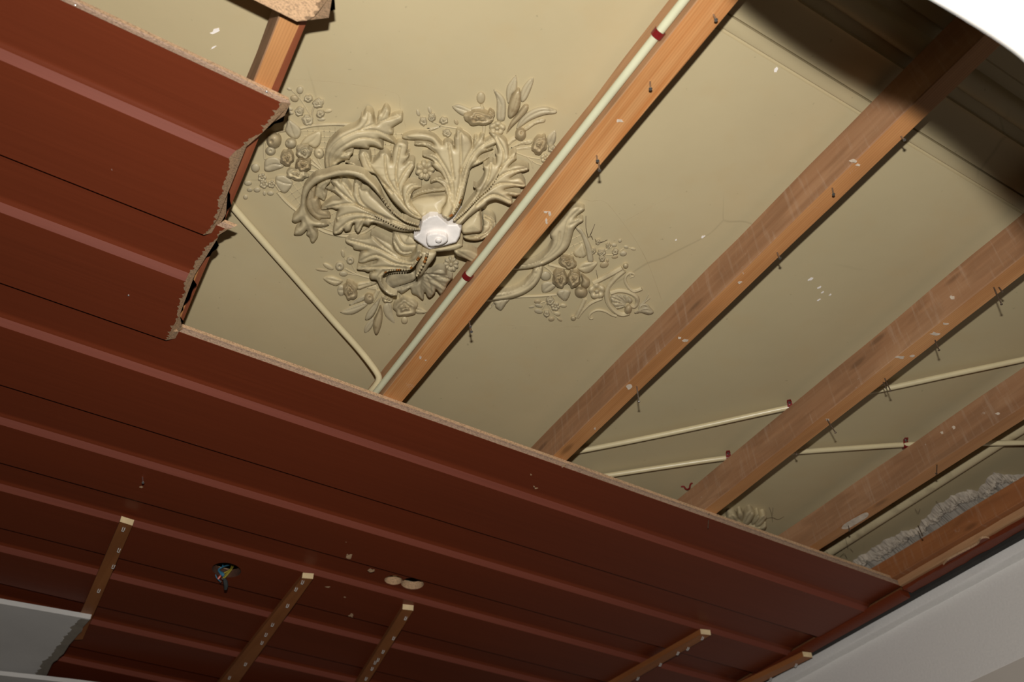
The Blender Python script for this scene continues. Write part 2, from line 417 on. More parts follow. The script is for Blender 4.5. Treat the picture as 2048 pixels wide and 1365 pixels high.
j5 = joist('wall_plate', JY, (1.985, 1.985), (2.062, 2.062), 'dark orange timber plate running along the white wall', ['plate_wood', 'plate_wood', 'plate_wood'], 1.236, 1.289, seed=8)
j5['category'] = 'beam'

# nails left sticking out of the joists
def nail(par, base, head, ln, rad=.0013, mat='metal', h=HB, hd=2.1):
    a = Vector(V(*base, h + .004)); b = Vector(V(*head, h - ln)); dr = (b - a).normalized()
    v1 = tube([a, b], rad, 6); v2 = tube([b - dr * .0012, b - dr * .0002, b + dr * .0008], [rad * 1.1, rad * hd, rad * hd * .8], 8)
    V_, F_, I_ = merge([v1, v2]); mesh_obj('nail', V_, F_, mat, None, par, True)
for base, head, ln in [((1426, 27), (1432, 40), .02), ((1300, 161), (1301, 178), .022), ((1193, 309), (1195, 322), .016), ((1197, 318), (1199, 341), .03), ((938, 640), (941, 654), .02),
                       ((939, 648), (943, 664), .028)]: nail(j1, base, head, ln, .0014)
for base, head, ln in [((1800, 271), (1809, 280), .015), ((1664, 374), (1667, 389), .022), ((1553, 503), (1560, 517), .02), ((1273, 770), (1278, 804), .036)]: nail(j2, base, head, ln, .0013)
for base, head, ln in [((1986, 572), (2003, 609), .04), ((1996, 573), (2005, 584), .016), ((1869, 678), (1878, 701), .028), ((1768, 754), (1781, 782), .034), ((1765, 762), (1772, 776), .016),
                       ((1652, 836), (1671, 866), .036), ((1590, 905), (1593, 909), .008)]: nail(j3, base, head, ln, .0012, 'rusty')
for base, head, ln in [((1696, 1049), (1699, 1062), .02), ((1874, 928), (1873, 948), .03)]: nail(j4, base, head, ln, .0012, 'rusty')
for base, head, ln in [((1836, 1052), (1845, 1072), .03), ((1905, 1140), (1910, 1153), .02)]: nail(j5, base, head, ln, .0012, 'rusty', 1.236)
# white plaster smear on the last joist
def flat_patch(par, name, px, h, th, mat, jitter=0):
    c = cat_rom(px, 5, True); b = VN(c, h - th); t_ = VN(c, h + .0008); n = len(b)
    fs = [tuple(range(n))] + [(k, (k + 1) % n, n + (k + 1) % n, n + k) for k in range(n)]
    return mesh_obj(name, list(b) + list(t_), fs, mat, None, par)
flat_patch(j4, 'plaster_smear', [(1683, 1056), (1690, 1048), (1712, 1035), (1730, 1026), (1737, 1028), (1733, 1036), (1712, 1049), (1696, 1058), (1686, 1059)], HB, .002, 'crumb')
# pale chisel scars and plaster crumbs
def jl(u0, u1, y0): return lambda y: lin((u0 * HB, y0 * HB), (u1 * HB, 1.103 * HB), y)
for par, pts in ((j1, [(1092, 424, 7, 3), (1100, 428, 4, 5), (1093, 443, 3, 7), (1240, 242, 8, 5), (841, 716, 3, 5), (851, 721, 3, 2)]),
                 (j2, [(1706, 322, 8, 4), (1716, 330, 6, 3), (1480, 565, 5, 4), (1371, 681, 7, 4), (1360, 676, 4, 3), (1258, 775, 9, 7), (1190, 858, 3, 3)]),
                 (j3, [(1905, 596, 5, 6), (1890, 648, 8, 3), (1800, 715, 10, 4), (1825, 712, 6, 3), (1870, 668, 12, 4), (1655, 840, 6, 4)]),
                 (j4, [(1995, 828, 5, 3), (1908, 856, 4, 4), (1885, 866, 4, 4)])):
    for x, y, a, b in pts:
        n = 9; q0 = rng.uniform(0, 6)
        P = [(x + math.cos(q0 + k * 6.283 / n) * a * rng.uniform(.4, 1.1), y + math.sin(q0 + k * 6.283 / n) * b * rng.uniform(.4, 1.1)) for k in range(n)]
        xl_ = {j1: jl(.443, .428, .31), j2: jl(.756, .7565, .307), j3: jl(1.083, 1.098, .36), j4: jl(1.367, 1.366, .59)}[par]
        c = V(x, y, HB)
        if c[0] > xl_(c[1]) + .001: flat_patch(par, 'plaster_crumb', P, HB, .0010, 'crumb')
        else:                                                   # it sits on the sawn side of the joist
            pts = []
            for q in P:
                a_ = np.array(V(*q, HB)) - np.array([0, 0, CZ]); k_ = xl_(a_[1]) / a_[0]; pts.append(a_ * k_ + np.array([0, 0, CZ]))
            m_ = len(pts); vs = [tuple(p_ - np.array([.0012, 0, 0])) for p_ in pts] + [tuple(p_ + np.array([.003, 0, 0])) for p_ in pts]
            mesh_obj('plaster_crumb', vs, [tuple(range(m_))] + [(k, (k + 1) % m_, m_ + (k + 1) % m_, m_ + k) for k in range(m_)], 'crumb', None, par)

# ================================================================== BOARDS
def board_profile(ys0, strip, ys1):
    """(y, h, material of the segment that starts here): 0 veneer 1 bevel 2 chip 3 dark chip"""
    P = []
    y = ys0
    k = max(2, int((strip - .013 - .010 - ys0) / .003))
    for i in range(k): P.append((ys0 + (strip - .023 - ys0) * i / k, ZH, 0))
    for i in range(4): q = i / 4 * math.pi / 4; P.append((strip - .023 + .0145 * math.sin(q), ZH - .0145 * (1 - math.cos(q)), 0))
    P.append((strip - .0115, ZH - .0035, 1)); P.append((strip - .001, ZL + .0008, 1))
    k = int((ys1 - strip) / .003)
    for i in range(k): P.append((strip + (ys1 - strip) * i / k, ZL, 0))
    P += [(ys1 - .001, ZL, 0), (ys1, ZL + .001, 3), (ys1, ZH - .0015, 2), (ys1 - .021, ZH - .0015, 2), (ys1 - .021, ZL + .022, 2)]
    k = int((ys1 - .021 - strip) / .01)
    for i in range(1, k): P.append((ys1 - .021 + (strip - ys1 + .021) * i / k, ZL + .022, 2))
    P += [(strip - .002, ZL + .022, 2), (strip - .014, HB - .0002, 2)]
    k = int((strip - .014 - ys0) / .01)
    for i in range(1, k): P.append((strip - .014 + (ys0 - strip + .014) * i / k, HB - .0002, 2))
    P += [(ys0, HB - .0002, 2), (ys0, ZH + .0145, 3), (ys0 + .005, ZH + .0135, 3), (ys0 + .005, ZH + .0105, 3), (ys0, ZH + .0095, 3), (ys0, ZH + .0012, 0)]
    return P
def board(label, ys0, strip, ys1, x0, x1, group, jag=None, holes=None, face='veneer', seed=1):
    rg = random.Random(seed)
    P = board_profile(ys0, strip, ys1); n = len(P); nx = 10
    vs = []; fs = []; mi = []
    ends = []; drift = 0.0
    for y, h, m in P:
        if jag is None: ends.append(x1)
        else:
            drift = .7 * drift + rg.uniform(-.0018, .0018); e = jag(y) + drift + rg.choice([0, 0, 0, rg.uniform(-.005, .004)]) + rg.uniform(-.0012, .0012)
            if h > ZH + .006 or (y > strip and h > ZL + .006): e += jag_top(y) + rg.uniform(-.003, .004)
            ends.append(e)
    for s in range(nx + 1):
        for (y, h, m), e in zip(P, ends):
            base = (x1 if jag is None else 0.0) 
            t_ = s / nx
            if jag is None: x = x0 + (x1 - x0) * t_
            else: x = x0 + (-.02 - x0) * (s / (nx - 1)) if s < nx else e
            vs.append((x, y, CZ + h))
    for s in range(1, nx + 1):
        for k in range(n):
            k2 = (k + 1) % n; fs.append(((s - 1) * n + k, (s - 1) * n + k2, s * n + k2, s * n + k)); mi.append(P[k][2])
    fs += [tuple(range(n))[::-1], tuple(nx * n + k for k in range(n))]; mi += [2, 2]
    root = thing('veneered_board', (x0, ys0, CZ + ZL), label, 'board', group)
    o = mesh_obj('panel', vs, fs, [face, 'bevel', 'chip', 'chip_dark'], mi, root, True, 25)
    if holes:
        for hx, hy, hr, hm in holes:
            bm = bmesh.new(); bmesh.ops.create_cone(bm, cap_ends=True, segments=28, radius1=hr, radius2=hr, depth=.12)
            me = bpy.data.meshes.new('cut'); bm.to_mesh(me); bm.free(); me.materials.append(M[hm])
            c = bpy.data.objects.new('cut', me); COL.objects.link(c); c.location = (hx, hy, CZ + ZH)
            md = o.modifiers.new('b', 'BOOLEAN'); md.object = c; md.operation = 'DIFFERENCE'; md.solver = 'EXACT'; md.material_mode = 'TRANSFER'
            bpy.context.view_layer.update()
            nm = bpy.data.meshes.new_from_object(o.evaluated_get(bpy.context.evaluated_depsgraph_get()))
            o.modifiers.clear(); old = o.data; o.data = nm; nm.name = 'panel'; bpy.data.objects.remove(c)
    return root
jag_top = lambda y: .007 + .010 * (math.sin(y * 61) * .5 + .5)
def jagA(y): return float(np.interp(y, [.81, .88, .93, .9395, .98, 1.03, 1.07, 1.11], [.110, .103, .079, .0745, .083, .088, .093, .0915]))
def jagB(y): return float(np.interp(y, [1.07, 1.09, 1.13, 1.20, 1.225, 1.28, 1.33, 1.40], [.118, .116, .103, .0955, .0965, .1005, .106, .1075]))
def jagZ(y): return float(np.interp(y, [.3, .60, .64, .665, .68], [.09, .095, .098, .092, .080])) + .003 * math.sin(y * 520)
GB = 'red-brown ceiling boards'
SE = [1.1068, 1.3856, 1.6657, 1.9288, 2.192, 2.456, 2.72, 2.984, 3.248, 3.512, 3.776]
bx0, bx1 = X0 + .01, 2.016
bA = board('broken red-brown board with raw chipboard edge facing the plaster ceiling', .8157, .939, SE[0], bx0, bx1, GB, jagA, seed=11)
bB = board('broken red-brown board with splintered end, abutting the first full-length board', 1.0888, 1.2233, SE[1], bx0, bx1, GB, jagB, seed=12)
bC = board('full-length red-brown board with raw chipboard edge along the opening', 1.3675, 1.4967, SE[2], bx0, bx1, GB, seed=13)
bD = board('red-brown board with a screw hanging out of its face', SE[2] - .018, 1.486 * ZL, SE[3], bx0, bx1, GB, seed=14)
h1c = [Vector(V(*p, ZH)) for p in ((787, 1161), (825, 1168))]; h2c = Vector(V(453, 1141, ZL))
bE = board('red-brown board with a wire-filled junction hole and two drilled holes', SE[3] - .018, 1.687 * ZL, SE[4], bx0, bx1, GB,
           holes=[(h1c[0].x, h1c[0].y, .023, 'chip'), (h1c[1].x, h1c[1].y, .029, 'chip'), (h2c.x, h2c.y, .035, 'hole_edge')], seed=15)
labs = ['red-brown board behind the battens, next beyond the junction hole', 'red-brown board behind the plasterboard corner', 'red-brown board above the plasterboard sheet',
        'red-brown board farther above the plasterboard sheet', 'red-brown board close to the far wall', 'red-brown board against the far wall']
for k in range(5, len(SE)):
    board(labs[k - 5], SE[k - 1] - .018, SE[k - 1] + .108, SE[k], bx0, bx1, GB, seed=20 + k)
bZ = board('broken-off chipboard piece with bare underside nailed to the waney joist', .382, .50, .676, bx0, bx1, GB, jagZ, face='chip', seed=30)
# nails and screw in the boards
def stud(par, px, h, rad=.0022):
    c = Vector(V(*px, h)); v, f_ = tube([c + Vector((0, 0, .001)), c - Vector((0, 0, .0008)), c - Vector((0, 0, .0016))], [rad, rad, rad * .5], 9)
    mesh_obj('nail_head', v, f_, 'steel', None, par, True)
stud(bA, (533, 184), ZH + .006, .0022); stud(bB, (257, 591), ZL, .0018); stud(bZ, (593, 14), ZL + .004, .0026); stud(bA, (150, 11), ZH + .006, .002)
nail(bC, (1418, 1027), (1416, 1056), .03, .001, 'rusty', ZH + .012, 1.4)
nail(bD, (285, 953), (286, 966), .022, .0014, 'steel', ZL, 2.0)
# chipped veneer spots on the boards
for par, pts, hh in ((bD, [(282, 975, 4, 3), (692, 1085, 1, 1)], ZL), (bD, [(699, 1113, 8, 7), (742, 1142, 9, 4), (1068, 974, 2, 2)], ZL), (bE, [(703, 1232, 6, 4), (655, 1175, 6, 2), (690, 1195, 3, 1.5)], ZL),
                     (bC, [(1072, 977, 4, 2), (1062, 950, 2, 2), (338, 813, 2, 3), (1127, 933, 6, 4)], ZH)):
    for x, y, a, b in pts:
        n = 10
        P = [(x + math.cos(k * 6.283 / n) * a * rng.uniform(.4, 1.15), y + math.sin(k * 6.283 / n) * b * rng.uniform(.4, 1.15)) for k in range(n)]
        flat_patch(par, 'veneer_chip', P, hh, .0006, 'chip')

# perimeter moulding under the board ends, and the bare wood beyond it
pr = [(2.010, ZL + .004), (2.0105, ZL - .002), (2.016, ZL - .006), (2.026, ZL - .009), (2.044, ZL - .0095), (2.046, ZL - .006), (2.046, ZL + .012)]
def extr_y(prof, y0, y1, steps=1, jit=0, seed=0):
    rg = random.Random(seed); vs = []; fs = []; n = len(prof)
    for s in range(steps + 1):
        y = y0 + (y1 - y0) * s / steps
        vs += [(x + rg.uniform(-jit, jit), y, CZ + h + rg.uniform(-jit, jit)) for x, h in prof]
        if s: fs += [((s - 1) * n + k, (s - 1) * n + (k + 1) % n, s * n + (k + 1) % n, s * n + k) for k in range(n)]
    fs += [tuple(range(n))[::-1], tuple(steps * n + k for k in range(n))]
    return vs, fs
v, f_ = extr_y(pr, 1.372, Y1 - .02)
tag(mesh_obj('edge_moulding', v, f_, 'veneer', smooth=True, ang=30), 'red-brown edge moulding under the board ends along the wall', 'moulding')
pr = [(2.006, 1.2355), (2.006, 1.222), (2.010, 1.2195), (2.046, 1.2195), (2.046, 1.2355)]
v, f_ = extr_y(pr, -.1, 1.366, 40, .0006, 3)
tag(mesh_obj('bare_batten', v, f_, 'joist_light_side'), 'bare orange batten under the wall plate where moulding came off', 'batten')
pr = [(2.018, 1.2193), (2.018, 1.212), (2.021, 1.2105), (2.049, 1.2105), (2.049, 1.2193)]
v, f_ = extr_y(pr, -.1, 1.366, 60, .0009, 4)
tag(mesh_obj('moulding_strip', v, f_, 'veneer'), 'thin splintered red-brown strip left below the bare batten', 'moulding')
v, f_ = extr_y([(2.0565, 1.232), (2.0565, 1.205), (2.074, 1.205), (2.074, 1.232)], -.1, Y1 - .02)  # added strip, its black colour imitates the shade of an open gap
tag(mesh_obj('gap_shade_strip', v, f_, 'dark_gap'), 'black strip painted as the shade in the gap behind the white wall ledge', 'strip')
fr = [(1890, 1128), (1899, 1120), (1925, 1106), (1955, 1090), (1962, 1080), (1972, 1077), (1981, 1080), (1984, 1094), (1975, 1101), (1940, 1116), (1915, 1130), (1893, 1142), (1884, 1139)]
def slab(name, px, h, th, mats, par=None, smooth_n=3, sidemat=1):
    c = cat_rom(px, smooth_n, True) if smooth_n else [np.array(p) for p in px]
    b = VN(c, h); t_ = b + np.array([0, 0, th]); n = len(b)
    fs = [tuple(range(n)), tuple(range(n, 2 * n))[::-1]] + [(k, (k + 1) % n, n + (k + 1) % n, n + k) for k in range(n)]
    return mesh_obj(name, list(b) + list(t_), fs, mats, [0, 0] + [sidemat] * n, par)
tag(slab('board_scrap', fr, 1.2135, .0055, ['veneer', 'chip']), 'torn scrap of red-brown board still nailed beside the white wall', 'board')

# ================================================================== BATTENS UNDER THE BOARDS
BT = .0148; BHB = ZL - BT
def batten(near, far, label, staples, BHB=ZL - BT):
    """near / far: pixel pairs (left, right) of the underside; far may lie outside the frame"""
    n0, n1 = Vector(V(*near[0], BHB)), Vector(V(*near[1], BHB)); f0, f1 = Vector(V(*far[0], BHB)), Vector(V(*far[1], BHB))
    if far[0][1] > 1300:                                        # runs on under the boards to the far wall
        k = (3.80 - n0.y) / (f0.y - n0.y); f0, f1 = n0 + (f0 - n0) * k, n1 + (f1 - n1) * k
    root = thing('batten', (n0 + n1) / 2, label, 'batten', 'stapled battens under the boards')
    up = Vector((0, 0, BT)); n = 12; vs = []; fs = []; mi = []
    for i in range(n + 1):
        s = i / n; a = n0.lerp(f0, s); b = n1.lerp(f1, s)
        vs += [a, b, b + up, a + up]
        if i:
            o = (i - 1) * 4; q = i * 4
            for k in range(4): fs.append((o + k, o + (k + 1) % 4, q + (k + 1) % 4, q + k)); mi.append(0)
    fs += [(3, 2, 1, 0), tuple(n * 4 + k for k in range(4))]; mi += [1, 1]
    mesh_obj('strip', [tuple(v) for v in vs], fs, ['batten', 'batten_end'], mi, root)
    for x, y in staples:
        c = Vector(V(x, y, BHB)); dy = .0055; a = c + Vector((-.0022, 0, .001)); b = c + Vector((.0022, 0, .001))
        pts = [a + Vector((0, -dy, 0)), a + Vector((0, -dy * .2, -.005)), a + Vector((0, dy * .6, -.006)), b + Vector((0, dy * .6, -.006)), b + Vector((0, -dy * .2, -.005)), b + Vector((0, -dy, 0))]
        v, f_ = tube(pts, .0009, 5); mesh_obj('staple', v, f_, 'staple', None, root, True)
    return root
batten(((239.5, 1044), (265, 1052)), ((138, 1281), (165, 1280)), 'brown stapled batten leading to the torn plasterboard corner',
       [(247, 1058), (238, 1100), (227, 1133), (198, 1181)])
batten(((604, 1157), (626, 1158.5)), ((440, 1365), (478, 1365)), 'brown stapled batten beside the scuffed board, next after the junction hole',
       [(605, 1164), (592, 1178), (575, 1211), (545, 1249), (532, 1269), (524, 1285), (491, 1328), (459, 1355)])
batten(((805, 1219.5), (826.5, 1222)), ((714, 1365), (737, 1365)), 'brown stapled batten ending below the two drilled holes',
       [(811, 1236), (787, 1276), (766, 1303), (756, 1319), (750, 1325), (744, 1337), (732, 1357)])
batten(((1402, 1269), (1422, 1271)), ((1228, 1368), (1253, 1369)), 'thin brown batten standing edge-lit between drilled holes and white wall', [(1404, 1276), (1375, 1297), (1355, 1306), (1320, 1329), (1275, 1357)])
batten(((1607, 1314), (1625, 1316)), ((1493, 1369), (1513, 1371)), 'brown batten running tight along the white wall ledge', [(1591, 1330), (1540, 1358)], ZL - BT - .0102)

# plasterboard remnants
def t9(L): return [(x / 7.585, 1185 + y / 7.585) for x, y in L]
core_px = t9([(-3000, -330), (0, 170), (700, 292), (1370, 410), (1330, 455), (1262, 530), (1240, 560), (1238, 600), (1190, 640), (1150, 690), (1100, 745), (1050, 800), (1000, 880), (965, 935), (900, 990), (870, 1030), (810, 1065),
                   (780, 1110), (745, 1185), (715, 1250), (670, 1320), (560, 1480), (420, 1700), (-3000, 1500)])
pap_px = t9([(-3000, -325), (0, 174), (700, 296), (1365, 412), (1350, 425), (1230, 405), (1178, 432), (1160, 470), (1130, 475), (1140, 495), (1085, 520), (1050, 552), (1085, 572), (1060, 605), (1015, 625), (1030, 650), (985, 665), (945, 690), (972, 700),
                  (945, 745), (900, 782), (925, 790), (850, 828), (850, 855), (812, 888), (825, 900), (780, 940), (785, 970), (720, 985), (735, 1005), (690, 1030), (630, 1052), (645, 1075), (595, 1140), (625, 1160), (560, 1190), (570, 1215), (515, 1235), (540, 1250), (485, 1275),
                  (380, 1480), (280, 1690), (-3000, 1490)])
ps = thing('plasterboard_sheet', V(100, 1240, BHB - .0125), 'grey-white plasterboard remnant with torn paper edge under a batten', 'plasterboard')
slab('core', core_px, BHB - .0125, .0125, ['core', 'paper'], ps, 0)
slab('face_paper', pap_px, BHB - .0132, .0007, ['paper', 'paper'], ps, 0)
q = [(-60, 1346), (0, 1351.5), (70, 1359), (150, 1368), (700, 1440), (500, 1700), (-600, 1500)]
tag(slab('plasterboard_strip', q, 1.135, .012, ['paper', 'paper'], None, 0), 'pale plasterboard strip hanging just below the torn sheet', 'plasterboard')

# junction hole with loose wires, and the fittings in the drilled holes
wb = thing('junction_wires', V(452, 1141, ZL), 'bundle of blue, yellow and red wires hanging from a board hole', 'wires')
def wire(pts, mat, rad=.0016):
    P = [V(x, y, h) for x, y, h in pts]; v, f_ = tube(cat_rom(P, 5), rad, 6); mesh_obj('wire', v, f_, mat, None, wb, True)
for k in range(4):
    wire([(462 - 4 * k, 1130 + k, 1.25), (447 - 3 * k, 1134 + 2 * k, 1.225), (437 + k, 1140 + k, 1.212), (441 + 2 * k, 1148, 1.200), (444 + k, 1152 + k, 1.195)], 'blue')
wire([(446, 1127, 1.25), (445.5, 1135, 1.235)], 'blue')
wire([(467, 1132, 1.25), (462, 1141, 1.225), (451, 1150, 1.205), (447, 1156, 1.19)], 'yellow', .0017); wire([(464, 1131, 1.25), (460, 1140, 1.222), (448, 1147, 1.208)], 'yellow')
wire([(463, 1140, 1.22), (454, 1151, 1.203), (448, 1157, 1.193)], 'yellow')
wire([(443, 1150, 1.20), (440, 1154, 1.196), (436, 1159, 1.19)], 'red', .0026)
wire([(431, 1150, 1.20), (434, 1157, 1.193), (440, 1163, 1.185)], 'blue', .0013); wire([(444, 1157, 1.19), (446, 1160, 1.187)], 'steel', .0018); wire([(440, 1165, 1.185), (443, 1163, 1.187)], 'steel', .0018)
v, f_ = tube([V(449, 1158, 1.192), V(451, 1165, 1.185), V(452, 1173, 1.178), V(451, 1180, 1.172)], [.004, .0055, .005, .0035], 8)
mesh_obj('cable_end', v, f_, 'black', None, wb, True)
df = thing('hole_fitting', V(806, 1166, HB), 'cream conduit fitting showing through the two drilled holes', 'fitting')
for pts in ([(770, 1158), (850, 1177)],):
    v, f_ = tube([V(*p, ZH + .030) for p in pts], .009, 10); mesh_obj('conduit_piece', v, f_, 'conduit_green', None, df, True)
v, f_ = box(h1c[0].x + .006, h1c[0].x + .026, h1c[0].y - .02, h1c[0].y + .025, CZ + ZH + .023, CZ + ZH + .045); mesh_obj('bracket', v, f_, 'conduit', None, df)

# ================================================================== CONDUITS
RP = .0067
def conduit(label, pts, mat, rad=RP):
    P = [V(*p) for p in pts]; root = thing('conduit', P[0], label, 'conduit')
    v, f_ = tube(cat_rom(P, 7), rad, 14); mesh_obj('pipe', v, f_, mat, None, root, True)
    return root
def saddle(par, p, dirv, side=Vector((0, 0, 1)), wd=.011):
    """one-lug strap around the pipe at p (pipe direction dirv, lug leaving towards side)"""
    p = Vector(p); dv = Vector(dirv).normalized(); a = (Vector((0, 0, -1)) - dv * Vector((0, 0, -1)).dot(dv)).normalized(); b = dv.cross(a)
    if b.dot(side) < 0: b = -b
    prof = []
    for k in range(13):
        q = math.pi * (-.62 + 1.12 * k / 12); prof.append(a * math.cos(q) * (RP + .0012) + b * math.sin(q) * (RP + .0012))
    prof += [b * (RP + .0022) + a * -.003, b * (RP + .006) - a * .005, b * (RP + .014) - a * .005]
    vs = []; fs = []
    nrm = []
    for i, c in enumerate(prof):
        t_ = (prof[min(i + 1, len(prof) - 1)] - prof[max(i - 1, 0)]).normalized(); nn = dv.cross(t_)
        if nn.dot(c) < 0: nn = -nn
        ww = wd * (1 if i < 13 else (.9 if i < 15 else .7))
        for s in (-1, 1): vs += [p + c + dv * s * ww / 2, p + c + nn * .0013 + dv * s * ww / 2]
    for i in range(len(prof) - 1):
        o = i * 4; q = o + 4
        fs += [(o, q, q + 2, o + 2), (o + 1, o + 3, q + 3, q + 1), (o, o + 1, q + 1, q), (o + 2, q + 2, q + 3, o + 3)]
    e = (len(prof) - 1) * 4; fs += [(0, 2, 3, 1), (e, e + 1, e + 3, e + 2)]
    o = mesh_obj('pipe_clip', [tuple(v) for v in vs], fs, 'clip', None, par, True, 50)
    hs = p + prof[-2] * 1.0; nn = Vector((0, 0, -1))
    v, f_ = tube([hs - nn * .001, hs + nn * .003, hs + nn * .004], [.0032, .0032, .0015], 8); mesh_obj('screw', v, f_, 'metal', None, o, True)
jl1 = lambda y: lin((.443 * HB, .31 * HB), (.428 * HB, 1.102 * HB), y)
H1 = 1.258
P1 = [(jl1(y) - RP - .0024, y, CZ + H1) for y in (-.15, .4, .8, 1.2, 1.6, 2.0)]
c1 = thing('conduit', P1[0], 'pale green conduit clipped along the side of the pale joist', 'conduit')
v, f_ = tube(cat_rom(P1, 6), RP, 14); mesh_obj('pipe', v, f_, 'conduit_green', None, c1, True)
for px in ((1331, 69), (940, 553)):
    best = min((k * .002 for k in range(0, 800)), key=lambda y: abs((RC.T @ np.array([jl1(y) - RP, y, H1]))[1] / (RC.T @ np.array([jl1(y) - RP, y, H1]))[2] * FPX + 682.5 - px[1]))
    saddle(c1, (jl1(best) - RP - .0024, best, CZ + H1), (-.02, 1, 0), Vector((1, 0, 0)))
c2 = conduit('cream conduit sloping across from the waney joist and bending at the pale joist',
             [(350, 268, 1.3385), (405, 336, 1.338), (462, 409, 1.337), (530, 487, 1.335), (600, 566, 1.331), (665, 640, 1.325), (712, 692, 1.315), (739, 725, 1.303), (755, 748, 1.292),
              (757.5, 760, 1.286), (752, 771, 1.282), (742, 783, 1.280), (715, 815, 1.279), (660, 880, 1.278)], 'conduit')
c3 = conduit('upper thin cream conduit crossing behind three joists towards the corner', [(1000, 934, 1.3375), (1100, 914, 1.3375), (1250, 885, 1.3375), (1400, 854, 1.3375), (1580, 815, 1.3375), (1760, 780, 1.3375), (1900, 750, 1.3375), (2048, 719, 1.3375), (2200, 686, 1.3375)], 'conduit', .0062)
c4 = conduit('lower thin cream conduit crossing behind three joists and the stucco rail', [(1050, 978, 1.3375), (1200, 954, 1.3375), (1330, 934, 1.3375), (1457, 916, 1.3375), (1600, 904, 1.3375), (1700, 897, 1.3375), (1808, 890, 1.336), (1900, 888, 1.327), (1980, 887, 1.3205), (2048, 886, 1.3195), (2200, 884, 1.3195)], 'conduit', .0062)
RP = .0062
for par, px, d2 in ((c3, (1581, 815), (1640, 802)), (c4, (1457, 916), (1520, 909)), (c4, (1810, 890.5), (1850, 889))):
    p = Vector(V(*px, 1.337)); q = Vector(V(*d2, 1.337)); saddle(par, p, q - p, Vector((0, -1, 0)), .012)
# loose saddle stuck on the ceiling
p0 = [V(1362, 974, HC - .001), V(1368, 974, HC - .002), V(1371, 978, HC - .006), V(1375, 979.5, HC - .009), V(1379, 977, HC - .009), V(1380, 972, HC - .005), V(1382, 968, HC - .002), V(1385, 967, HC - .001)]
v, f_ = tube(cat_rom(p0, 4), .0021, 8); tag(mesh_obj('loose_pipe_clip', v, f_, 'clip', smooth=True), 'empty dark red pipe clip screwed to the plaster, no pipe', 'pipe clip')

# ================================================================== WHITE SHEET CLOSE TO THE CAMERA
edge = [(1270, -390, .67), (1440, -252, .668), (1600, -140, .666), (1758, -58, .664), (1860, -4, .660), (1930, 37, .64), (2000, 81, .606), (2048, 117, .585), (2105, 175, .572), (2180, 300, .563), (2250, 470, .56)]
E_ = []
for x, y, z in cat_rom(edge, 5):
    c = RC @ (np.array([(x - 1024) / FPX, (y - 682.5) / FPX, 1.0]) * z); E_.append((c[0], c[1], CZ + c[2]))
n = len(E_); vs = []; fs = []; ms = 12
for i, e in enumerate(E_):
    s = i / (n - 1)
    tx = Vector((e[0] + .24 + .22 * s, Y0 + .012, e[2] + .20 - .1 * s)); e = Vector(e)
    for k in range(ms + 1):
        u = k / ms; p = e.lerp(tx, u); p.z += .03 * math.sin(u * math.pi) + .006 * math.sin(s * 9 + u * 5) * u; vs.append(p)
off = Vector((.0, .0, .0035))
m0 = len(vs); vs += [v + off for v in vs]
for i in range(n - 1):
    for k in range(ms):
        a = i * (ms + 1) + k; b = a + ms + 1; fs += [(a, a + 1, b + 1, b), (m0 + a, m0 + b, m0 + b + 1, m0 + a + 1)]
    a = i * (ms + 1); fs.append((a, a + ms + 1, m0 + a + ms + 1, m0 + a))
tag(mesh_obj('white_sheet', [tuple(v) for v in vs], fs, 'sheet', smooth=True, ang=50), 'overexposed blurred white sheet close to the flash, throwing the wide shadow', 'sheet')
#ROSE#
# ================================================================== CEILING ROSE
TL = {1: (490, 160, 6.827), 2: (760, 140, 6.827), 3: (930, 140, 6.827), 4: (560, 320, 6.827), 5: (780, 300, 6.827), 6: (620, 480, 6.827), 7: (1040, 400, 6.827), 8: (970, 480, 5.689)}
def T(k, L): a, b, s = TL[k]; return [(a + p[0] / s, b + p[1] / s) + tuple(p[2:]) for p in L]
rose = thing('ceiling_rose', V(880, 450, HC), 'cream stucco ceiling rose of acanthus leaves and flowers with a broken white centre', 'ceiling rose')
def seg_dist(P, A, B):
    """distance of points P to segments A-B, returns (dist, nearest point, segment index, t)"""
    d_ = B - A; L = (d_ ** 2).sum(1) + 1e-9
    t_ = np.clip(((P[:, None, :] - A[None]) * d_[None]).sum(2) / L[None], 0, 1)
    Q = A[None] + t_[..., None] * d_[None]; D = np.sqrt(((P[:, None, :] - Q) ** 2).sum(2))
    j = D.argmin(1); i = np.arange(len(P)); return D[i, j], Q[i, j], j, t_[i, j]
def inside(P, O):
    x, y = P[:, 0][:, None], P[:, 1][:, None]; a = O; b = np.roll(O, -1, 0)
    c = ((a[None, :, 1] > y) != (b[None, :, 1] > y)) & (x < (b[None, :, 0] - a[None, :, 0]) * (y - a[None, :, 1]) / (b[None, :, 1] - a[None, :, 1] + 1e-12) + a[None, :, 0])
    return c.sum(1) % 2 == 1
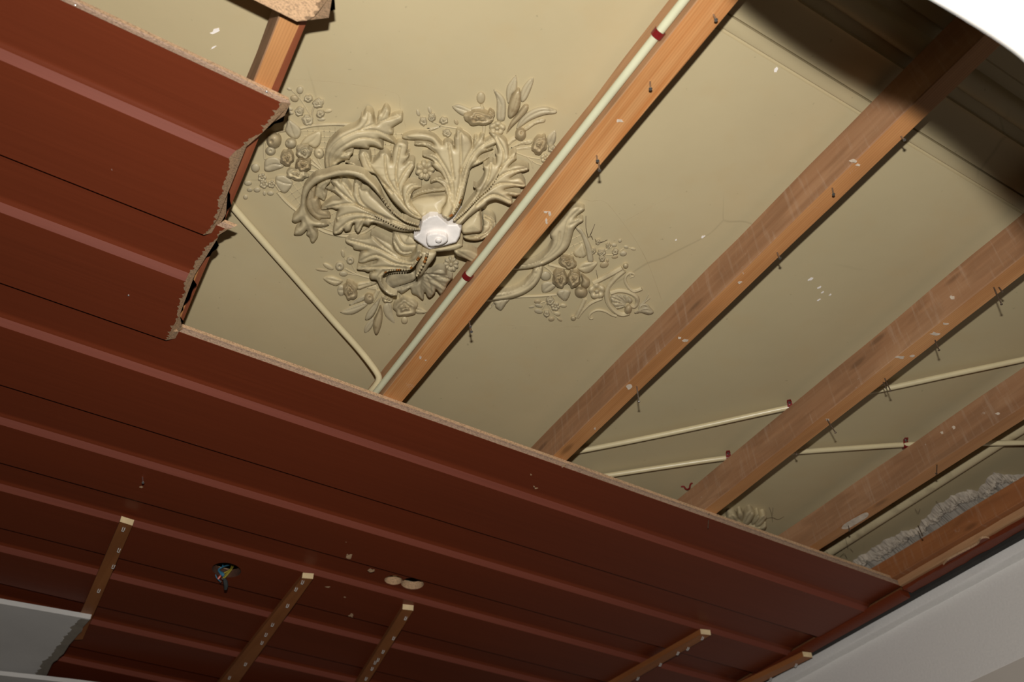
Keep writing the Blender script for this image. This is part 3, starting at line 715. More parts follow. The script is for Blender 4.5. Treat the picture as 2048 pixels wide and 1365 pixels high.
def relief(name, outline, spines=(), lift=(0, 0), bulge=.006, er=6, vein=.0025, vs_=2.2, mat='stucco', step=1.7, thick=.014, n=3, cup=0.0, par=None):
    O = np.array([p[:2] for p in cat_rom(outline, n, True)]); S = [np.array([p[:2] for p in cat_rom(s, 5)]) for s in spines]
    lo_, hi = O.min(0) - step, O.max(0) + step
    gx = np.arange(lo_[0], hi[0] + step, step); gy = np.arange(lo_[1], hi[1] + step, step)
    X, Y = np.meshgrid(gx, gy); P = np.stack([X.ravel(), Y.ravel()], 1); nx = len(gx); ny = len(gy)
    cc = np.stack([(X[:-1, :-1] + step / 2).ravel(), (Y[:-1, :-1] + step / 2).ravel()], 1)
    ci = inside(cc, O).reshape(ny - 1, nx - 1)
    jj, ii = np.nonzero(ci)
    if len(jj) == 0: return None
    q = np.stack([jj * nx + ii, jj * nx + ii + 1, (jj + 1) * nx + ii + 1, (jj + 1) * nx + ii], 1)
    use = np.unique(q); mp = -np.ones(nx * ny, int); mp[use] = np.arange(len(use)); q = mp[q]; P = P[use]
    A = O; B = np.roll(O, -1, 0); D, NP, _, _ = seg_dist(P, A, B); ins = inside(P, O)
    e1 = np.sort(np.concatenate([q[:, [0, 1]], q[:, [1, 2]], q[:, [2, 3]], q[:, [3, 0]]]), 1)
    key = e1[:, 0] * 1000003 + e1[:, 1]; u, ix, cnt = np.unique(key, return_index=True, return_counts=True)
    be = e1[ix[cnt == 1]]; bv = np.unique(be)
    isb = np.zeros(len(P), bool); isb[bv] = True
    P[isb] = NP[isb]; D[isb] = 0; D[~ins & ~isb] = 0
    R_ = er
    pr = .5 * (1 - (1 - np.clip(D / min(R_, 4.0), 0, 1)) ** 2) + .5 * (1 - (1 - np.clip(D / (R_ * 1.25), 0, 1)) ** 2)
    dr = bulge * pr
    lf = np.full(len(P), float(lift[0]))
    if S:
        s = S[0]; ds, _, j, t_ = seg_dist(P, s[:-1], s[1:]); u_ = (j + t_) / (len(s) - 1)
        lf = np.interp(u_, np.linspace(0, 1, len(lift)), lift)
        wmax = max(D.max(), 1e-3)
        for k, s in enumerate(S):
            ds, _, _, _ = seg_dist(P, s[:-1], s[1:])
            dr -= vein * np.exp(-(ds / vs_) ** 2) * np.clip(D / 3.0, 0, 1)
            if cup: dr -= cup * np.clip(1 - ds / 14, 0, 1) * np.clip(D / 6, 0, 1) if k == 0 else 0
    h = HC - lf - dr
    top = VN(P, h); nb = len(P)
    low = VN(P[bv], HC - np.clip(lf[bv] - thick, -.001, None))
    # keep the skirt vertical under the rim
    low[:, :2] = top[bv][:, :2]
    ib = -np.ones(nb, int); ib[bv] = nb + np.arange(len(bv))
    sk = [(a, b, ib[b], ib[a]) for a, b in be]
    return mesh_obj(name, np.concatenate([top, low]), [tuple(r_) for r_ in q] + sk, mat, None, par or rose, True, 60)
def polar(name, c, rx, ry, ang, hfun, rfun=None, lift=0, mat='stucco', nr=8, na=28, par=None, skirt=.004):
    ca, sa = math.cos(ang), math.sin(ang); P = []; H = []
    for i in range(nr + 1):
        rho = i / nr
        for k in range(na):
            th = 2 * math.pi * k / na; m_ = rfun(th) if rfun else 1
            x, y = rho * m_ * math.cos(th) * rx, rho * m_ * math.sin(th) * ry
            P.append((c[0] + ca * x - sa * y, c[1] + sa * x + ca * y)); H.append(HC - lift - hfun(rho, th))
    top = VN(P, np.array(H)); rim = top[-na:].copy(); rim[:, 2] = CZ + HC - max(lift - skirt * 3, -.001)
    vs = np.concatenate([top, rim]); fs = []
    for i in range(nr + 1):
        for k in range(na):
            k2 = (k + 1) % na; fs.append((i * na + k, i * na + k2, (i + 1) * na + k2, (i + 1) * na + k))
    return mesh_obj(name, vs, fs, mat, None, par or rose, True, 60)
def bud(c, rx, ry, ang=0, h=None, lift=0, mat='stucco', name='bud', skirt=.004):
    s = pxm(*c); h = h if h else .75 * min(rx, ry) * s
    return polar(name, c, rx, ry, math.radians(ang), lambda r_, t_: h * math.sqrt(max(0, 1 - r_ * r_)) , None, lift, mat, 6, 18, skirt=skirt)
def floret(c, r_, pet=5, h=.006, lift=0, mat='stucco', ph=0, name='flower', ry=None, ang=0):
    def hf(q, t_):
        pe = .5 + .5 * math.cos(pet * (t_ + ph))
        if q < .26: return h * (1.0 + .25 * math.sqrt(max(0, 1 - (q / .26) ** 2)))
        return h * (.30 + .62 * math.sin(min(1, (q - .26) / .74) * math.pi * .9) * (.45 + .55 * pe)) * (1 if q < .97 else .7)
    return polar(name, c, r_, ry or r_, math.radians(ang), hf, lambda t_: .78 + .22 * abs(math.cos(pet * (t_ + ph) / 2)) ** .7, lift, mat, 9, 8 * pet)
def rosebud(c, rx, ry, ang=0, h=.016, lift=0, mat='stucco_brown', seed=0, name='rose_flower'):
    rg = random.Random(seed); p1, p2, p3 = [rg.uniform(0, 6.28) for _ in range(3)]
    def hf(q, t_):
        base = h * math.sqrt(max(0, 1 - (q * .97) ** 2))
        ringp = math.sin(q * 11 + .9 * math.sin(3 * t_ + p1) + 1.3 * math.sin(t_ + p2))
        return base * (1 + .17 * ringp) + h * .10 * math.sin(5 * t_ + p3) * q * (1 - q)
    return polar(name, c, rx, ry, math.radians(ang), hf, lambda t_: 1 + .07 * math.sin(5 * t_ + p1) + .05 * math.sin(8 * t_ + p2), lift, mat, 13, 40)
def fruit(c, rx, ry, ang=0, h=.016, lift=0, mat='stucco_brown', name='fruit', dim=(.0, .0)):
    def hf(q, t_):
        x, y = q * math.cos(t_), q * math.sin(t_)
        return h * math.sqrt(max(0, 1 - q * q)) - h * .35 * math.exp(-((x - dim[0]) ** 2 + (y - dim[1]) ** 2) / .05)
    return polar(name, c, rx, ry, math.radians(ang), hf, None, lift, mat, 10, 26)
def stem(pts, r_=1.3, drop=.001, mat='stucco', name='stem', taper=1.0, n=5, lift=None):
    C = cat_rom([p[:2] for p in pts], n); m_ = len(C)
    L = np.interp(np.linspace(0, 1, m_), np.linspace(0, 1, len(lift)), lift) if lift is not None else np.zeros(m_)
    rad = [r_ * pxm(*c) * (1 + (taper - 1) * i / (m_ - 1)) for i, c in enumerate(C)]
    P = [V(c[0], c[1], HC - drop - L[i]) for i, c in enumerate(C)]
    v, f_ = tube(P, rad, 8); return mesh_obj(name, v, f_, mat, None, rose, True)
def petal(outline, spine, mat='stucco_grey', lift=(0, 0), bulge=.005, vein=.0018, er=5, name='petal'): return relief(name, outline, [spine], lift, bulge, er, vein, 1.6, mat)
def beads(pts, r0, r1, cnt, lift, mat='stucco'):
    C = cat_rom([p[:2] for p in pts], 8); L = np.linspace(lift[0], lift[1], cnt)
    for k in range(cnt):
        x = k / (cnt - 1) * (len(C) - 1); i = min(int(x), len(C) - 2); c = C[i] + (C[i + 1] - C[i]) * (x - i); r_ = r0 + (r1 - r0) * k / (cnt - 1)
        bud(tuple(c), r_, r_ * .85, 0, .9 * r_ * pxm(*c), L[k] + .0055, 'rust' if (mat == 'mix' and k % 7 in (2, 3)) else ('stucco_brown' if k % 5 == 1 else 'stucco'), 'bead', .0006)

# ---- ground bands and lattice
for pts, r_ in ((T(1, [(760, 655), (880, 628), (1000, 612), (1150, 603), (1300, 603), (1450, 612), (1560, 625)]), 3.4), (T(1, [(270, 860), (262, 960), (272, 1080)]), 2.4),
                (T(1, [(545, 690), (450, 715), (330, 790)]), 2.4), (T(4, [(-30, 440), (60, 545), (150, 630), (250, 705)]), 3.4),
                (T(4, [(520, 935), (640, 990), (800, 1030), (950, 1035), (1120, 1000), (1230, 940), (1310, 880)]), 3.0), (T(8, [(150, 665), (300, 655), (450, 645), (620, 638), (815, 622)]), 2.6),
                (T(4, [(560, 915), (700, 965), (850, 1000), (980, 1000), (1100, 975), (1200, 920)]), 1.6), (T(4, [(-60, 330), (0, 420)]), 3)):
    stem(pts, r_, .0015, 'stucco', 'band')
def lattice(poly, ang, sp):
    O = np.array(poly, float); c = O.mean(0); ext = np.abs(O - c).max() * 1.5
    parts = []
    for a in (ang, ang + 85):
        d_ = np.array([math.cos(math.radians(a)), math.sin(math.radians(a))]); nn = np.array([-d_[1], d_[0]])
        for k in np.arange(-ext, ext, sp):
            t_ = np.arange(-ext, ext, 2.0); P = c + nn * k + d_[None] * t_[:, None]; I = inside(P, O)
            run = []
            for p, i_ in zip(P, I):
                if i_: run.append(p)
                if (not i_ or p is P[-1]) and len(run) > 3:
                    parts.append(tube([V(*run[0], HC - .0004), V(*run[-1], HC - .0004)], .0009, 5)); run = []
                elif not i_: run = []
    V_, F_, I_ = merge(parts); o = mesh_obj('lattice_ground', V_, F_, 'stucco', None, rose); o['kind'] = 'stuff'
lattice(T(1, [(760, 690), (1000, 640), (1500, 640), (1900, 640), (2250, 760), (2250, 1100), (1900, 1250), (1250, 1250), (900, 1000)]), 2, 11)
lattice(T(4, [(60, 470), (200, 280), (330, 250), (700, 250), (1000, 560), (800, 1000), (500, 920), (250, 690)]), -32, 13)
lattice(T(7, [(700, 520), (850, 440), (900, 600), (860, 800), (600, 800), (450, 880), (640, 700)]), -25, 13)
lattice(T(3, [(130, 1250), (420, 980), (470, 1100), (400, 1365), (120, 1365)]), -40, 12)

# ---- sprays of buds and florets
for L, k in (([(605, 125, 36, 20, 20), (750, 140, 48, 56, 10), (675, 255, 60, 48, 20), (605, 398, 50, 30, 10), (620, 448, 46, 26, 15), (1135, 425, 55, 28, -10), (1045, 540, 55, 26, -5), (145, 1205, 58, 64, 0)], 1),
             ([(520, 585, 26, 50, -20), (680, 550, 25, 52, -20), (1040, 712, 28, 42, -30), (1378, 380, 60, 85, 0)], 2),
             ([(450, 190, 28, 55, -15), (250, 365, 82, 34, 30), (160, 415, 85, 20, 8), (455, 465, 60, 38, 5), (1290, 1100, 48, 54, 0)], 6),
             ([(1285, 620, 38, 28, 0), (1410, 735, 50, 37, -10), (1295, 780, 45, 26, -10), (1450, 645, 35, 22, 10), (1545, 672, 38, 19, 15), (1365, 560, 28, 26, -40), (1150, 888, 62, 46, -20), (1195, 830, 22, 25, 0), (350, 1040, 75, 70, 0)], 7),
             ([(600, 705, 42, 26, 0), (610, 750, 46, 24, 15), (530, 765, 34, 14, -10), (610, 815, 50, 28, 10), (820, 845, 40, 26, 10), (755, 905, 36, 26, -10), (850, 910, 32, 16, 30), (890, 750, 40, 24, 10)], 8)):
    for x, y, a, b, an in L:
        p = T(k, [(x, y)])[0]; s = TL[k][2]; bud(p, a / s, b / s, an, None, .0, rng.choice(['stucco', 'stucco_grey', 'stucco_grey', 'stucco_brown']))
for x, y, a, b in ((511, 336, 9, 9.5), (496, 366.6, 8, 5.5), (499.5, 380, 6, 4.5), (514, 380, 7, 5.3), (541, 387, 7, 4.8), (529, 387, 3.5, 5), (491, 394.6, 5, 5)): bud((x, y), a, b, 0, None, 0, 'stucco_grey')
for x, y, r_ in ((524, 355.6, 9), (527.6, 369, 9), (543, 369, 8)): floret((x, y), r_, 5, .006, 0, 'stucco_grey', x)
for L, k in (([(865, 258, 62), (1000, 320, 80), (745, 430, 72), (855, 555, 86), (1030, 465, 62)], 1), ([(590, 705, 62), (710, 650, 62), (870, 695, 62), (912, 865, 64)], 2), ([(1095, 1210, 66)], 3),
             ([(1000, 700, 46), (1115, 720, 60), (1120, 800, 50), (1205, 625, 42), (1300, 712, 50), (1065, 580, 40)], 7), ([(740, 695, 56), (800, 762, 52), (700, 842, 42)], 8)):
    for x, y, r_ in L:
        p = T(k, [(x, y)])[0]
        if rng.random() < .45: rosebud(p, r_ / TL[k][2], r_ / TL[k][2] * .85, rng.uniform(0, 180), .0075, 0, 'stucco_grey', int(x), 'flower')
        else: floret(p, r_ / TL[k][2], rng.choice([5, 5, 6]), .0065, 0, rng.choice(['stucco', 'stucco_grey']), rng.uniform(0, 2))
for c, r_ in ((T(6, [(550, 285)])[0], 8), (T(6, [(405, 365)])[0], 9)):
    polar('seed_cup', c, r_, r_, 0, lambda q, t_: .006 * math.sin(min(1, q) * math.pi * .95) ** .7 if q > .02 else .0005, None, 0, 'stucco_grey', 9, 22)
floret(T(5, [(480, 290)])[0], 20, 8, .011, .002, 'stucco', .2); floret(T(6, [(1925, 340)])[0], 16, 9, .009, .0, 'stucco_grey', .3); floret(T(7, [(1050, 1250)])[0], 17, 5, .010, 0, 'stucco', .4)
floret(T(2, [(1600, 800)])[0], 17, 5, .010, 0, 'stucco', .2, ry=14)
for k, L, r_ in ((1, [(640, 140), (740, 240), (800, 320), (870, 440), (910, 505)], 1.6), (1, [(750, 195), (745, 240)], 1.3), (1, [(945, 360), (920, 430), (915, 505)], 1.9), (1, [(920, 1080), (1000, 1160), (1070, 1230)], 3), (1, [(870, 1235), (1040, 1252)], 2.4),
                 (1, [(990, 1070), (1060, 1200)], 2), (1, [(900, 1130), (1060, 1235)], 3), (2, [(720, 705), (870, 765), (1050, 792), (1150, 822), (1220, 870), (1275, 940)], 1.6), (2, [(1415, 735), (1420, 800), (1410, 880)], 3.3), (2, [(1385, 465), (1395, 510)], 3),
                 (2, [(545, 625), (590, 690)], 1), (3, [(700, 1130), (860, 1185), (1020, 1215)], 1.5), (3, [(850, 1190), (905, 1250), (930, 1340)], 1.5), (3, [(880, 1210), (960, 1270), (1060, 1305)], 1.3), (3, [(690, 925), (640, 950), (590, 1000)], 5),
                 (6, [(480, 392), (640, 470), (820, 522)], 1.8), (6, [(515, 460), (670, 480)], 1.5), (6, [(570, 335), (630, 440), (700, 490)], 1.2), (6, [(930, 680), (890, 760), (850, 830)], 5), (6, [(1240, 740), (1245, 820), (1270, 900)], 3), (6, [(470, 250), (520, 300)], 1),
                 (7, [(330, 900), (400, 950), (450, 1010)], 2.5), (7, [(390, 880), (520, 910), (700, 942)], 3), (7, [(1030, 745), (1180, 680), (1260, 640)], 1.2), (7, [(1165, 755), (1280, 750)], 1.2), (7, [(1370, 695), (1420, 660)], 1.2), (7, [(1480, 650), (1520, 665)], 1),
                 (8, [(690, 720), (650, 790)], 1.4), (8, [(715, 730), (770, 830)], 1.6), (8, [(830, 750), (870, 745)], 1.2), (8, [(620, 720), (690, 700)], 1.2), (8, [(790, 860), (850, 905)], 1.2)):
    stem(T(k, L), r_, .0008)

# ---- plain leaves and lily petals
def PL(k, O, S, mat='stucco_grey', **kw): petal(T(k, O), T(k, S), mat, name=kw.pop('name', 'leaf'), **kw)
PL(1, [(580, 520), (640, 560), (710, 610), (765, 680), (765, 740), (735, 790), (690, 810), (600, 770), (545, 690), (565, 610)], [(680, 800), (640, 690), (595, 560)])
PL(1, [(1020, 700), (1045, 760), (1035, 850), (1000, 910), (940, 935), (860, 890), (760, 885), (780, 840), (830, 780), (920, 730)], [(830, 890), (940, 820), (1010, 720)], 'stucco', lift=(.002, .002))
PL(1, [(260, 1180), (270, 1100), (340, 1050), (450, 1060), (510, 1130), (530, 1190), (440, 1230), (330, 1260), (265, 1240)], [(510, 1170), (390, 1150), (290, 1190)])
PL(4, [(-60, 230), (0, 205), (80, 215), (180, 300), (150, 380), (80, 455), (10, 440), (-60, 350)], [(160, 330), (60, 320), (-40, 280)])
PL(2, [(985, 500), (1080, 465), (1220, 520), (1320, 570), (1200, 640), (1130, 630), (1050, 580)], [(1250, 590), (1120, 540), (1000, 500)])
PL(2, [(1240, 520), (1330, 490), (1415, 500), (1420, 560), (1360, 610), (1250, 600)], [(1260, 570), (1400, 530)])
PL(2, [(500, 790), (600, 795), (720, 785), (830, 770), (790, 800), (720, 830), (620, 852), (680, 805)], [(820, 778), (620, 800)], bulge=.003)
PL(3, [(390, 270), (470, 310), (545, 400), (560, 520), (540, 690), (440, 690), (430, 560), (430, 400)], [(490, 690), (490, 480), (400, 290)], name='petal')
PL(3, [(695, 75), (715, 200), (700, 290), (640, 340), (600, 460), (570, 420), (560, 300), (590, 190)], [(590, 440), (630, 270), (690, 110)], name='petal')
PL(3, [(940, 110), (915, 230), (840, 400), (770, 440), (755, 330), (790, 230), (870, 130)], [(780, 420), (860, 250), (925, 130)], name='petal')
relief('lily_bud', T(3, [(700, 285), (745, 280), (765, 370), (755, 490), (710, 590), (630, 660), (585, 630), (590, 520), (630, 390)]), [T(3, [(610, 640), (680, 500), (725, 300)])], (.006, .008), .011, 11, .002, 1.5, 'stucco_brown')
relief('lily_bud', T(3, [(870, 510), (840, 580), (760, 670), (640, 790), (560, 880), (620, 720), (700, 620), (800, 490), (850, 480)]), [T(3, [(590, 830), (720, 660), (850, 510)])], (.001, .004), .008, 9, .0005, 1.5, 'stucco_brown')
PL(3, [(1255, 560), (1230, 600), (1080, 620), (900, 690), (780, 770), (700, 810), (740, 690), (850, 580), (980, 520), (1100, 505), (1200, 535)], [(720, 790), (860, 650), (1050, 560), (1240, 570)], name='petal', lift=(.0, .003))
PL(3, [(1100, 680), (1080, 720), (960, 750), (830, 840), (800, 790), (900, 720), (1000, 670), (1070, 660)], [(820, 820), (950, 710), (1090, 690)], 'stucco', name='petal')
PL(3, [(620, 1070), (680, 1020), (780, 970), (920, 955), (900, 1015), (760, 1030), (640, 1070)], [(640, 1060), (900, 980)], 'stucco', name='petal', bulge=.004)
PL(3, [(620, 1095), (760, 1060), (910, 1040), (900, 1080), (760, 1095)], [(640, 1092), (900, 1060)], 'stucco', name='petal', bulge=.003)
PL(3, [(1120, 910), (1180, 850), (1240, 830), (1235, 980), (1160, 1060), (1120, 1000)], [(1150, 1040), (1220, 860)], bulge=.003)
PL(6, [(180, 520), (290, 490), (400, 530), (450, 570), (370, 632), (290, 615), (220, 575)], [(440, 575), (320, 560), (200, 525)], 'stucco')
PL(6, [(640, 590), (760, 570), (905, 555), (905, 605), (770, 650), (655, 688)], [(655, 640), (900, 580)], 'stucco', name='petal'); PL(6, [(780, 660), (900, 620), (930, 680), (860, 690)], [(800, 665), (910, 650)], 'stucco', bulge=.003, name='petal')
PL(6, [(425, 980), (540, 920), (740, 850), (790, 890), (640, 1000), (520, 1030), (430, 1005)], [(760, 880), (600, 940), (440, 985)], name='petal'); PL(6, [(535, 890), (640, 810), (740, 755), (755, 820), (580, 890)], [(740, 790), (550, 885)], name='petal')
PL(6, [(750, 1080), (790, 980), (880, 870), (965, 790), (910, 960), (850, 1060), (780, 1100)], [(950, 830), (860, 960), (770, 1085)], name='petal', lift=(.002, .004))
relief('lily_bud', T(6, [(860, 1130), (920, 1000), (962, 890), (990, 1000), (985, 1120), (940, 1260), (900, 1300), (870, 1240)]), [T(6, [(960, 930), (940, 1080), (905, 1280)])], (.003, .009), .010, 9, .0015, 1.5, 'stucco_brown')
PL(6, [(745, 1270), (740, 1200), (800, 1110), (870, 1060), (855, 1180), (790, 1260)], [(860, 1090), (760, 1250)], name='petal', bulge=.003); PL(6, [(1000, 900), (1100, 850), (1130, 1000), (1160, 1140), (1060, 1080), (1010, 1000)], [(1060, 870), (1140, 1120)], name='petal', bulge=.003)
PL(6, [(1455, 890), (1520, 930), (1600, 985), (1540, 1015), (1440, 1000)], [(1450, 950), (1590, 985)], 'stucco'); PL(6, [(370, 690), (400, 620), (470, 640), (470, 740), (410, 770)], [(470, 690), (380, 690)], bulge=.003)
PL(7, [(855, 595), (780, 650), (725, 715), (760, 780), (850, 795), (905, 760), (890, 690)], [(850, 780), (830, 690), (852, 610)], 'stucco'); PL(7, [(790, 920), (880, 850), (1055, 850), (1020, 930), (960, 990), (880, 1005), (800, 960)], [(800, 935), (920, 910), (1040, 860)], 'stucco')
PL(7, [(290, 1190), (310, 1130), (400, 1110), (490, 1150), (480, 1200), (400, 1260), (310, 1270)], [(470, 1140), (390, 1190), (310, 1260)]); PL(8, [(815, 610), (850, 570), (960, 570), (970, 620), (920, 700), (850, 660)], [(920, 575), (890, 630), (905, 690)])

# ---- fruit and blown roses
fruit(T(1, [(395, 830)])[0], 15, 16, 0, .020, .004, dim=(-.35, .1)); fruit(T(1, [(625, 870)])[0], 11.5, 10.5, 0, .015, .003, 'stucco_grey', dim=(-.6, -.2)); fruit(T(1, [(350, 970)])[0], 10.5, 10, 0, .012, 0, 'stucco_grey')
fruit(T(1, [(1010, 1000)])[0], 10.5, 12, -20, .010, 0, 'stucco')
rosebud(T(1, [(570, 1075)])[0], 13.5, 15, 0, .020, .004, 'stucco_brown', 1); rosebud(T(1, [(790, 1170)])[0], 15.5, 13.5, 10, .022, .006, 'stucco_brown', 2); rosebud(T(1, [(800, 985)])[0], 16, 14, 0, .018, .003, 'stucco_grey', 3); rosebud(T(1, [(710, 1290)])[0], 22, 13, 8, .015, .002, 'stucco', 4)
rosebud(T(2, [(1345, 660)])[0], 29, 15, 2, .020, .005, 'stucco_brown', 5); rosebud(T(2, [(1500, 640)])[0], 9, 13, 20, .015, .004, 'stucco_brown', 6); rosebud(T(3, [(1020, 1030)])[0], 14, 20, 25, .018, .003, 'stucco_brown', 7); rosebud(T(3, [(1190, 1080)])[0], 9, 8, 0, .008, 0, 'stucco_grey', 8)
fruit(T(3, [(760, 885)])[0], 11, 12.5, 0, .018, .004, 'stucco_brown', dim=(.1, -.3)); rosebud(T(6, [(550, 700)])[0], 14, 19, -15, .017, .003, 'stucco_brown', 9); rosebud(T(6, [(1300, 925)])[0], 24, 19, 0, .019, .003, 'stucco', 10)
fruit(T(6, [(805, 805)])[0], 10, 11, 0, .013, .003, 'stucco_brown', dim=(.2, -.2)); rosebud(T(6, [(1060, 805)])[0], 12, 9, 0, .012, 0, 'stucco', 12)
rosebud(T(7, [(650, 860)])[0], 18, 12, 20, .017, .003, 'stucco_brown', 13); rosebud(T(7, [(545, 1085)])[0], 14.5, 17.5, 0, .022, .005, 'stucco_brown', 14); rosebud(T(7, [(738, 1090)])[0], 13, 17, 10, .019, .004, 'stucco_brown', 15)
relief('pear', T(7, [(835, 1015), (900, 1060), (955, 1110), (945, 1180), (890, 1215), (830, 1170), (845, 1110)]), [], (.004,), .015, 10, 0, 1, 'stucco_brown'); fruit(T(7, [(835, 1265)])[0], 13, 11.5, 0, .019, .004, 'stucco_brown', dim=(.0, -.8))

# ---- scrolled frame of the pointed end
for L, r_, tp, m_ in (([(1235, 488), (1400, 405), (1560, 315)], 5.2, 1.0, 'stucco'), ([(1135, 670), (1085, 780), (1040, 868)], 5.0, 1.0, 'stucco'), ([(1585, 345), (1490, 425), (1410, 520), (1385, 620), (1405, 720), (1475, 805), (1560, 845), (1640, 825)], 5.4, 1.0, 'stucco'),
                      ([(1330, 665), (1210, 715), (1120, 795), (1055, 880)], 3.4, 1.0, 'stucco'), ([(1430, 603), (1520, 578), (1630, 592), (1715, 640), (1735, 700), (1700, 755), (1650, 735)], 4.6, 1.0, 'stucco'),
                      ([(1675, 420), (1650, 405), (1660, 385), (1695, 390), (1690, 415), (1650, 425)][::-1], 1.6, 1, 'stucco'), ([(1690, 385), (1650, 375), (1605, 410), (1597, 470), (1640, 545), (1700, 580), (1782, 552)], 2.2, 2.0, 'stucco'),
                      ([(1215, 880), (1225, 895), (1195, 895), (1185, 865), (1215, 825), (1285, 797), (1370, 812), (1440, 850), (1495, 865)], 1.6, 2.0, 'stucco'), ([(1760, 790), (1770, 750), (1810, 735), (1850, 750), (1855, 780), (1820, 800)], 2.8, .8, 'stucco_grey'),
                      ([(1770, 740), (1820, 690), (1860, 620)], 1.8, .6, 'stucco_grey'), ([(1790, 730), (1840, 690), (1875, 660)], 2.0, .7, 'stucco_grey')):
    stem(T(8, L), r_, .002, m_, 'scroll', tp)
bud(T(8, [(1600, 297)])[0], 5.5, 6, 0, .009, .001, 'stucco', 'ball_end'); bud(T(8, [(1005, 895)])[0], 5.3, 5.3, 0, .009, .001, 'stucco', 'ball_end')
relief('curled_leaf', T(8, [(1750, 790), (1800, 760), (1860, 760), (1900, 795), (1920, 832), (1860, 858), (1780, 835), (1710, 845), (1700, 820)]), [T(8, [(1720, 830), (1830, 800), (1905, 825)])], (.0, .003), .007, 6, .002, 1.5, 'stucco_grey')
bud(T(8, [(1630, 795)])[0], 7.5, 11, 20, .012, .002, 'stucco_brown', 'volute'); relief('shell', T(8, [(1430, 640), (1520, 620), (1620, 635), (1680, 690), (1640, 740), (1560, 780), (1490, 790), (1440, 720)]),
       [T(8, [(1640, 740), (a, b)]) for a, b in ((1445, 660), (1490, 635), (1550, 625), (1610, 640), (1440, 710), (1470, 770))], (.001,), .006, 5, .004, 1.6, 'stucco_grey')
relief('band_leaf', T(7, [(755, 385), (830, 480), (870, 580), (900, 700), (930, 845), (1000, 850), (990, 700), (960, 600), (900, 490), (830, 385)]), [T(7, [(800, 400), (900, 560), (965, 840)])], (.0, .001), .006, 6, .002, 2, 'stucco_grey')

# ---- the great acanthus leaves
BK = dict(vs_=2.4)
relief('acanthus_leaf', T(1, [(1110, 1245), (1085, 1150), (1085, 1020), (1120, 900), (1190, 810), (1290, 725), (1400, 670), (1500, 630), (1560, 575), (1580, 500), (1612, 480), (1650, 420), (1700, 420), (1750, 470), (1765, 560), (1800, 580), (1812, 480), (1860, 445), (1900, 370), (1940, 360),
       (1985, 430), (1975, 500), (2050, 465), (2130, 445), (2155, 480), (2150, 560), (2090, 600), (2010, 655), (2030, 690), (2020, 745), (1985, 760), (2055, 850), (2060, 880), (1985, 850), (1900, 815), (1830, 800), (1870, 850), (1890, 930), (1850, 938), (1760, 900), (1690, 900), (1685, 940), (1500, 915),
       (1400, 945), (1350, 985), (1440, 965), (1478, 990), (1440, 1040), (1420, 1085), (1330, 1110), (1270, 1150), (1235, 1200), (1190, 1240)]),
       [T(1, [(1150, 1240), (1130, 1050), (1200, 900), (1350, 780), (1550, 690), (1750, 610), (1930, 540), (2100, 490)]), T(1, [(1190, 1200), (1230, 1010), (1380, 880), (1600, 790), (1850, 830)]), T(1, [(1560, 700), (1780, 690), (2000, 780)]), T(1, [(1600, 660), (1680, 560), (1690, 450)]), T(1, [(1800, 600), (1920, 400)]), T(1, [(1230, 1120), (1320, 1030), (1450, 995)])],
       (.010, .024, .030, .024, .012, .008), .013, 11, .0035, **BK)
relief('acanthus_leaf', T(4, [(1560, 740), (1420, 560), (1340, 380), (1200, 230), (1130, 170), (950, 130), (800, 130), (620, 180), (480, 210), (390, 290), (320, 380), (290, 480), (275, 640), (240, 720), (180, 780), (160, 830), (200, 860), (250, 850), (290, 835), (270, 900), (220, 930), (190, 1000),
       (200, 1030), (280, 1030), (330, 1000), (372, 960), (360, 1020), (400, 1060), (420, 1120), (450, 1140), (490, 1100), (520, 1040), (500, 970), (460, 920), (580, 920), (650, 900), (670, 880), (600, 850), (480, 830), (410, 780), (365, 700), (350, 600), (370, 480), (440, 370), (560, 290), (700, 240),
       (850, 212), (1000, 220), (1150, 290), (1260, 385), (1380, 525), (1480, 665), (1600, 765), (1740, 850), (1850, 900), (1910, 880), (1850, 850), (1700, 810)]),
       [T(4, [(1880, 880), (1600, 740), (1400, 500), (1200, 270), (1000, 175), (800, 170), (560, 230), (400, 350), (325, 500), (310, 680), (340, 850), (430, 1080)]), T(4, [(330, 800), (230, 960)]), T(4, [(360, 760), (560, 890)])],
       (.070, .052, .045, .042, .040, .038, .032, .024, .014, .006), .014, 13, .002, 3.5)
relief('curled_leaf', T(4, [(400, 430), (365, 520), (355, 620), (400, 720), (470, 790), (540, 830), (570, 805), (680, 800), (690, 780), (650, 700), (580, 680), (530, 600), (510, 520), (475, 520), (480, 400), (450, 380)]), [T(4, [(430, 420), (420, 600), (500, 740), (660, 770)])], (.02, .012, .006), .008, 9, .002, 2, 'stucco_brown')
relief('curled_leaf', T(4, [(520, 330), (480, 430), (480, 515), (540, 530), (600, 560), (625, 520), (640, 460), (610, 420), (640, 350), (690, 290), (620, 285)]), [T(4, [(650, 310), (560, 400), (590, 530)])], (.026, .014, .008), .007, 7, .003, 2, 'stucco')
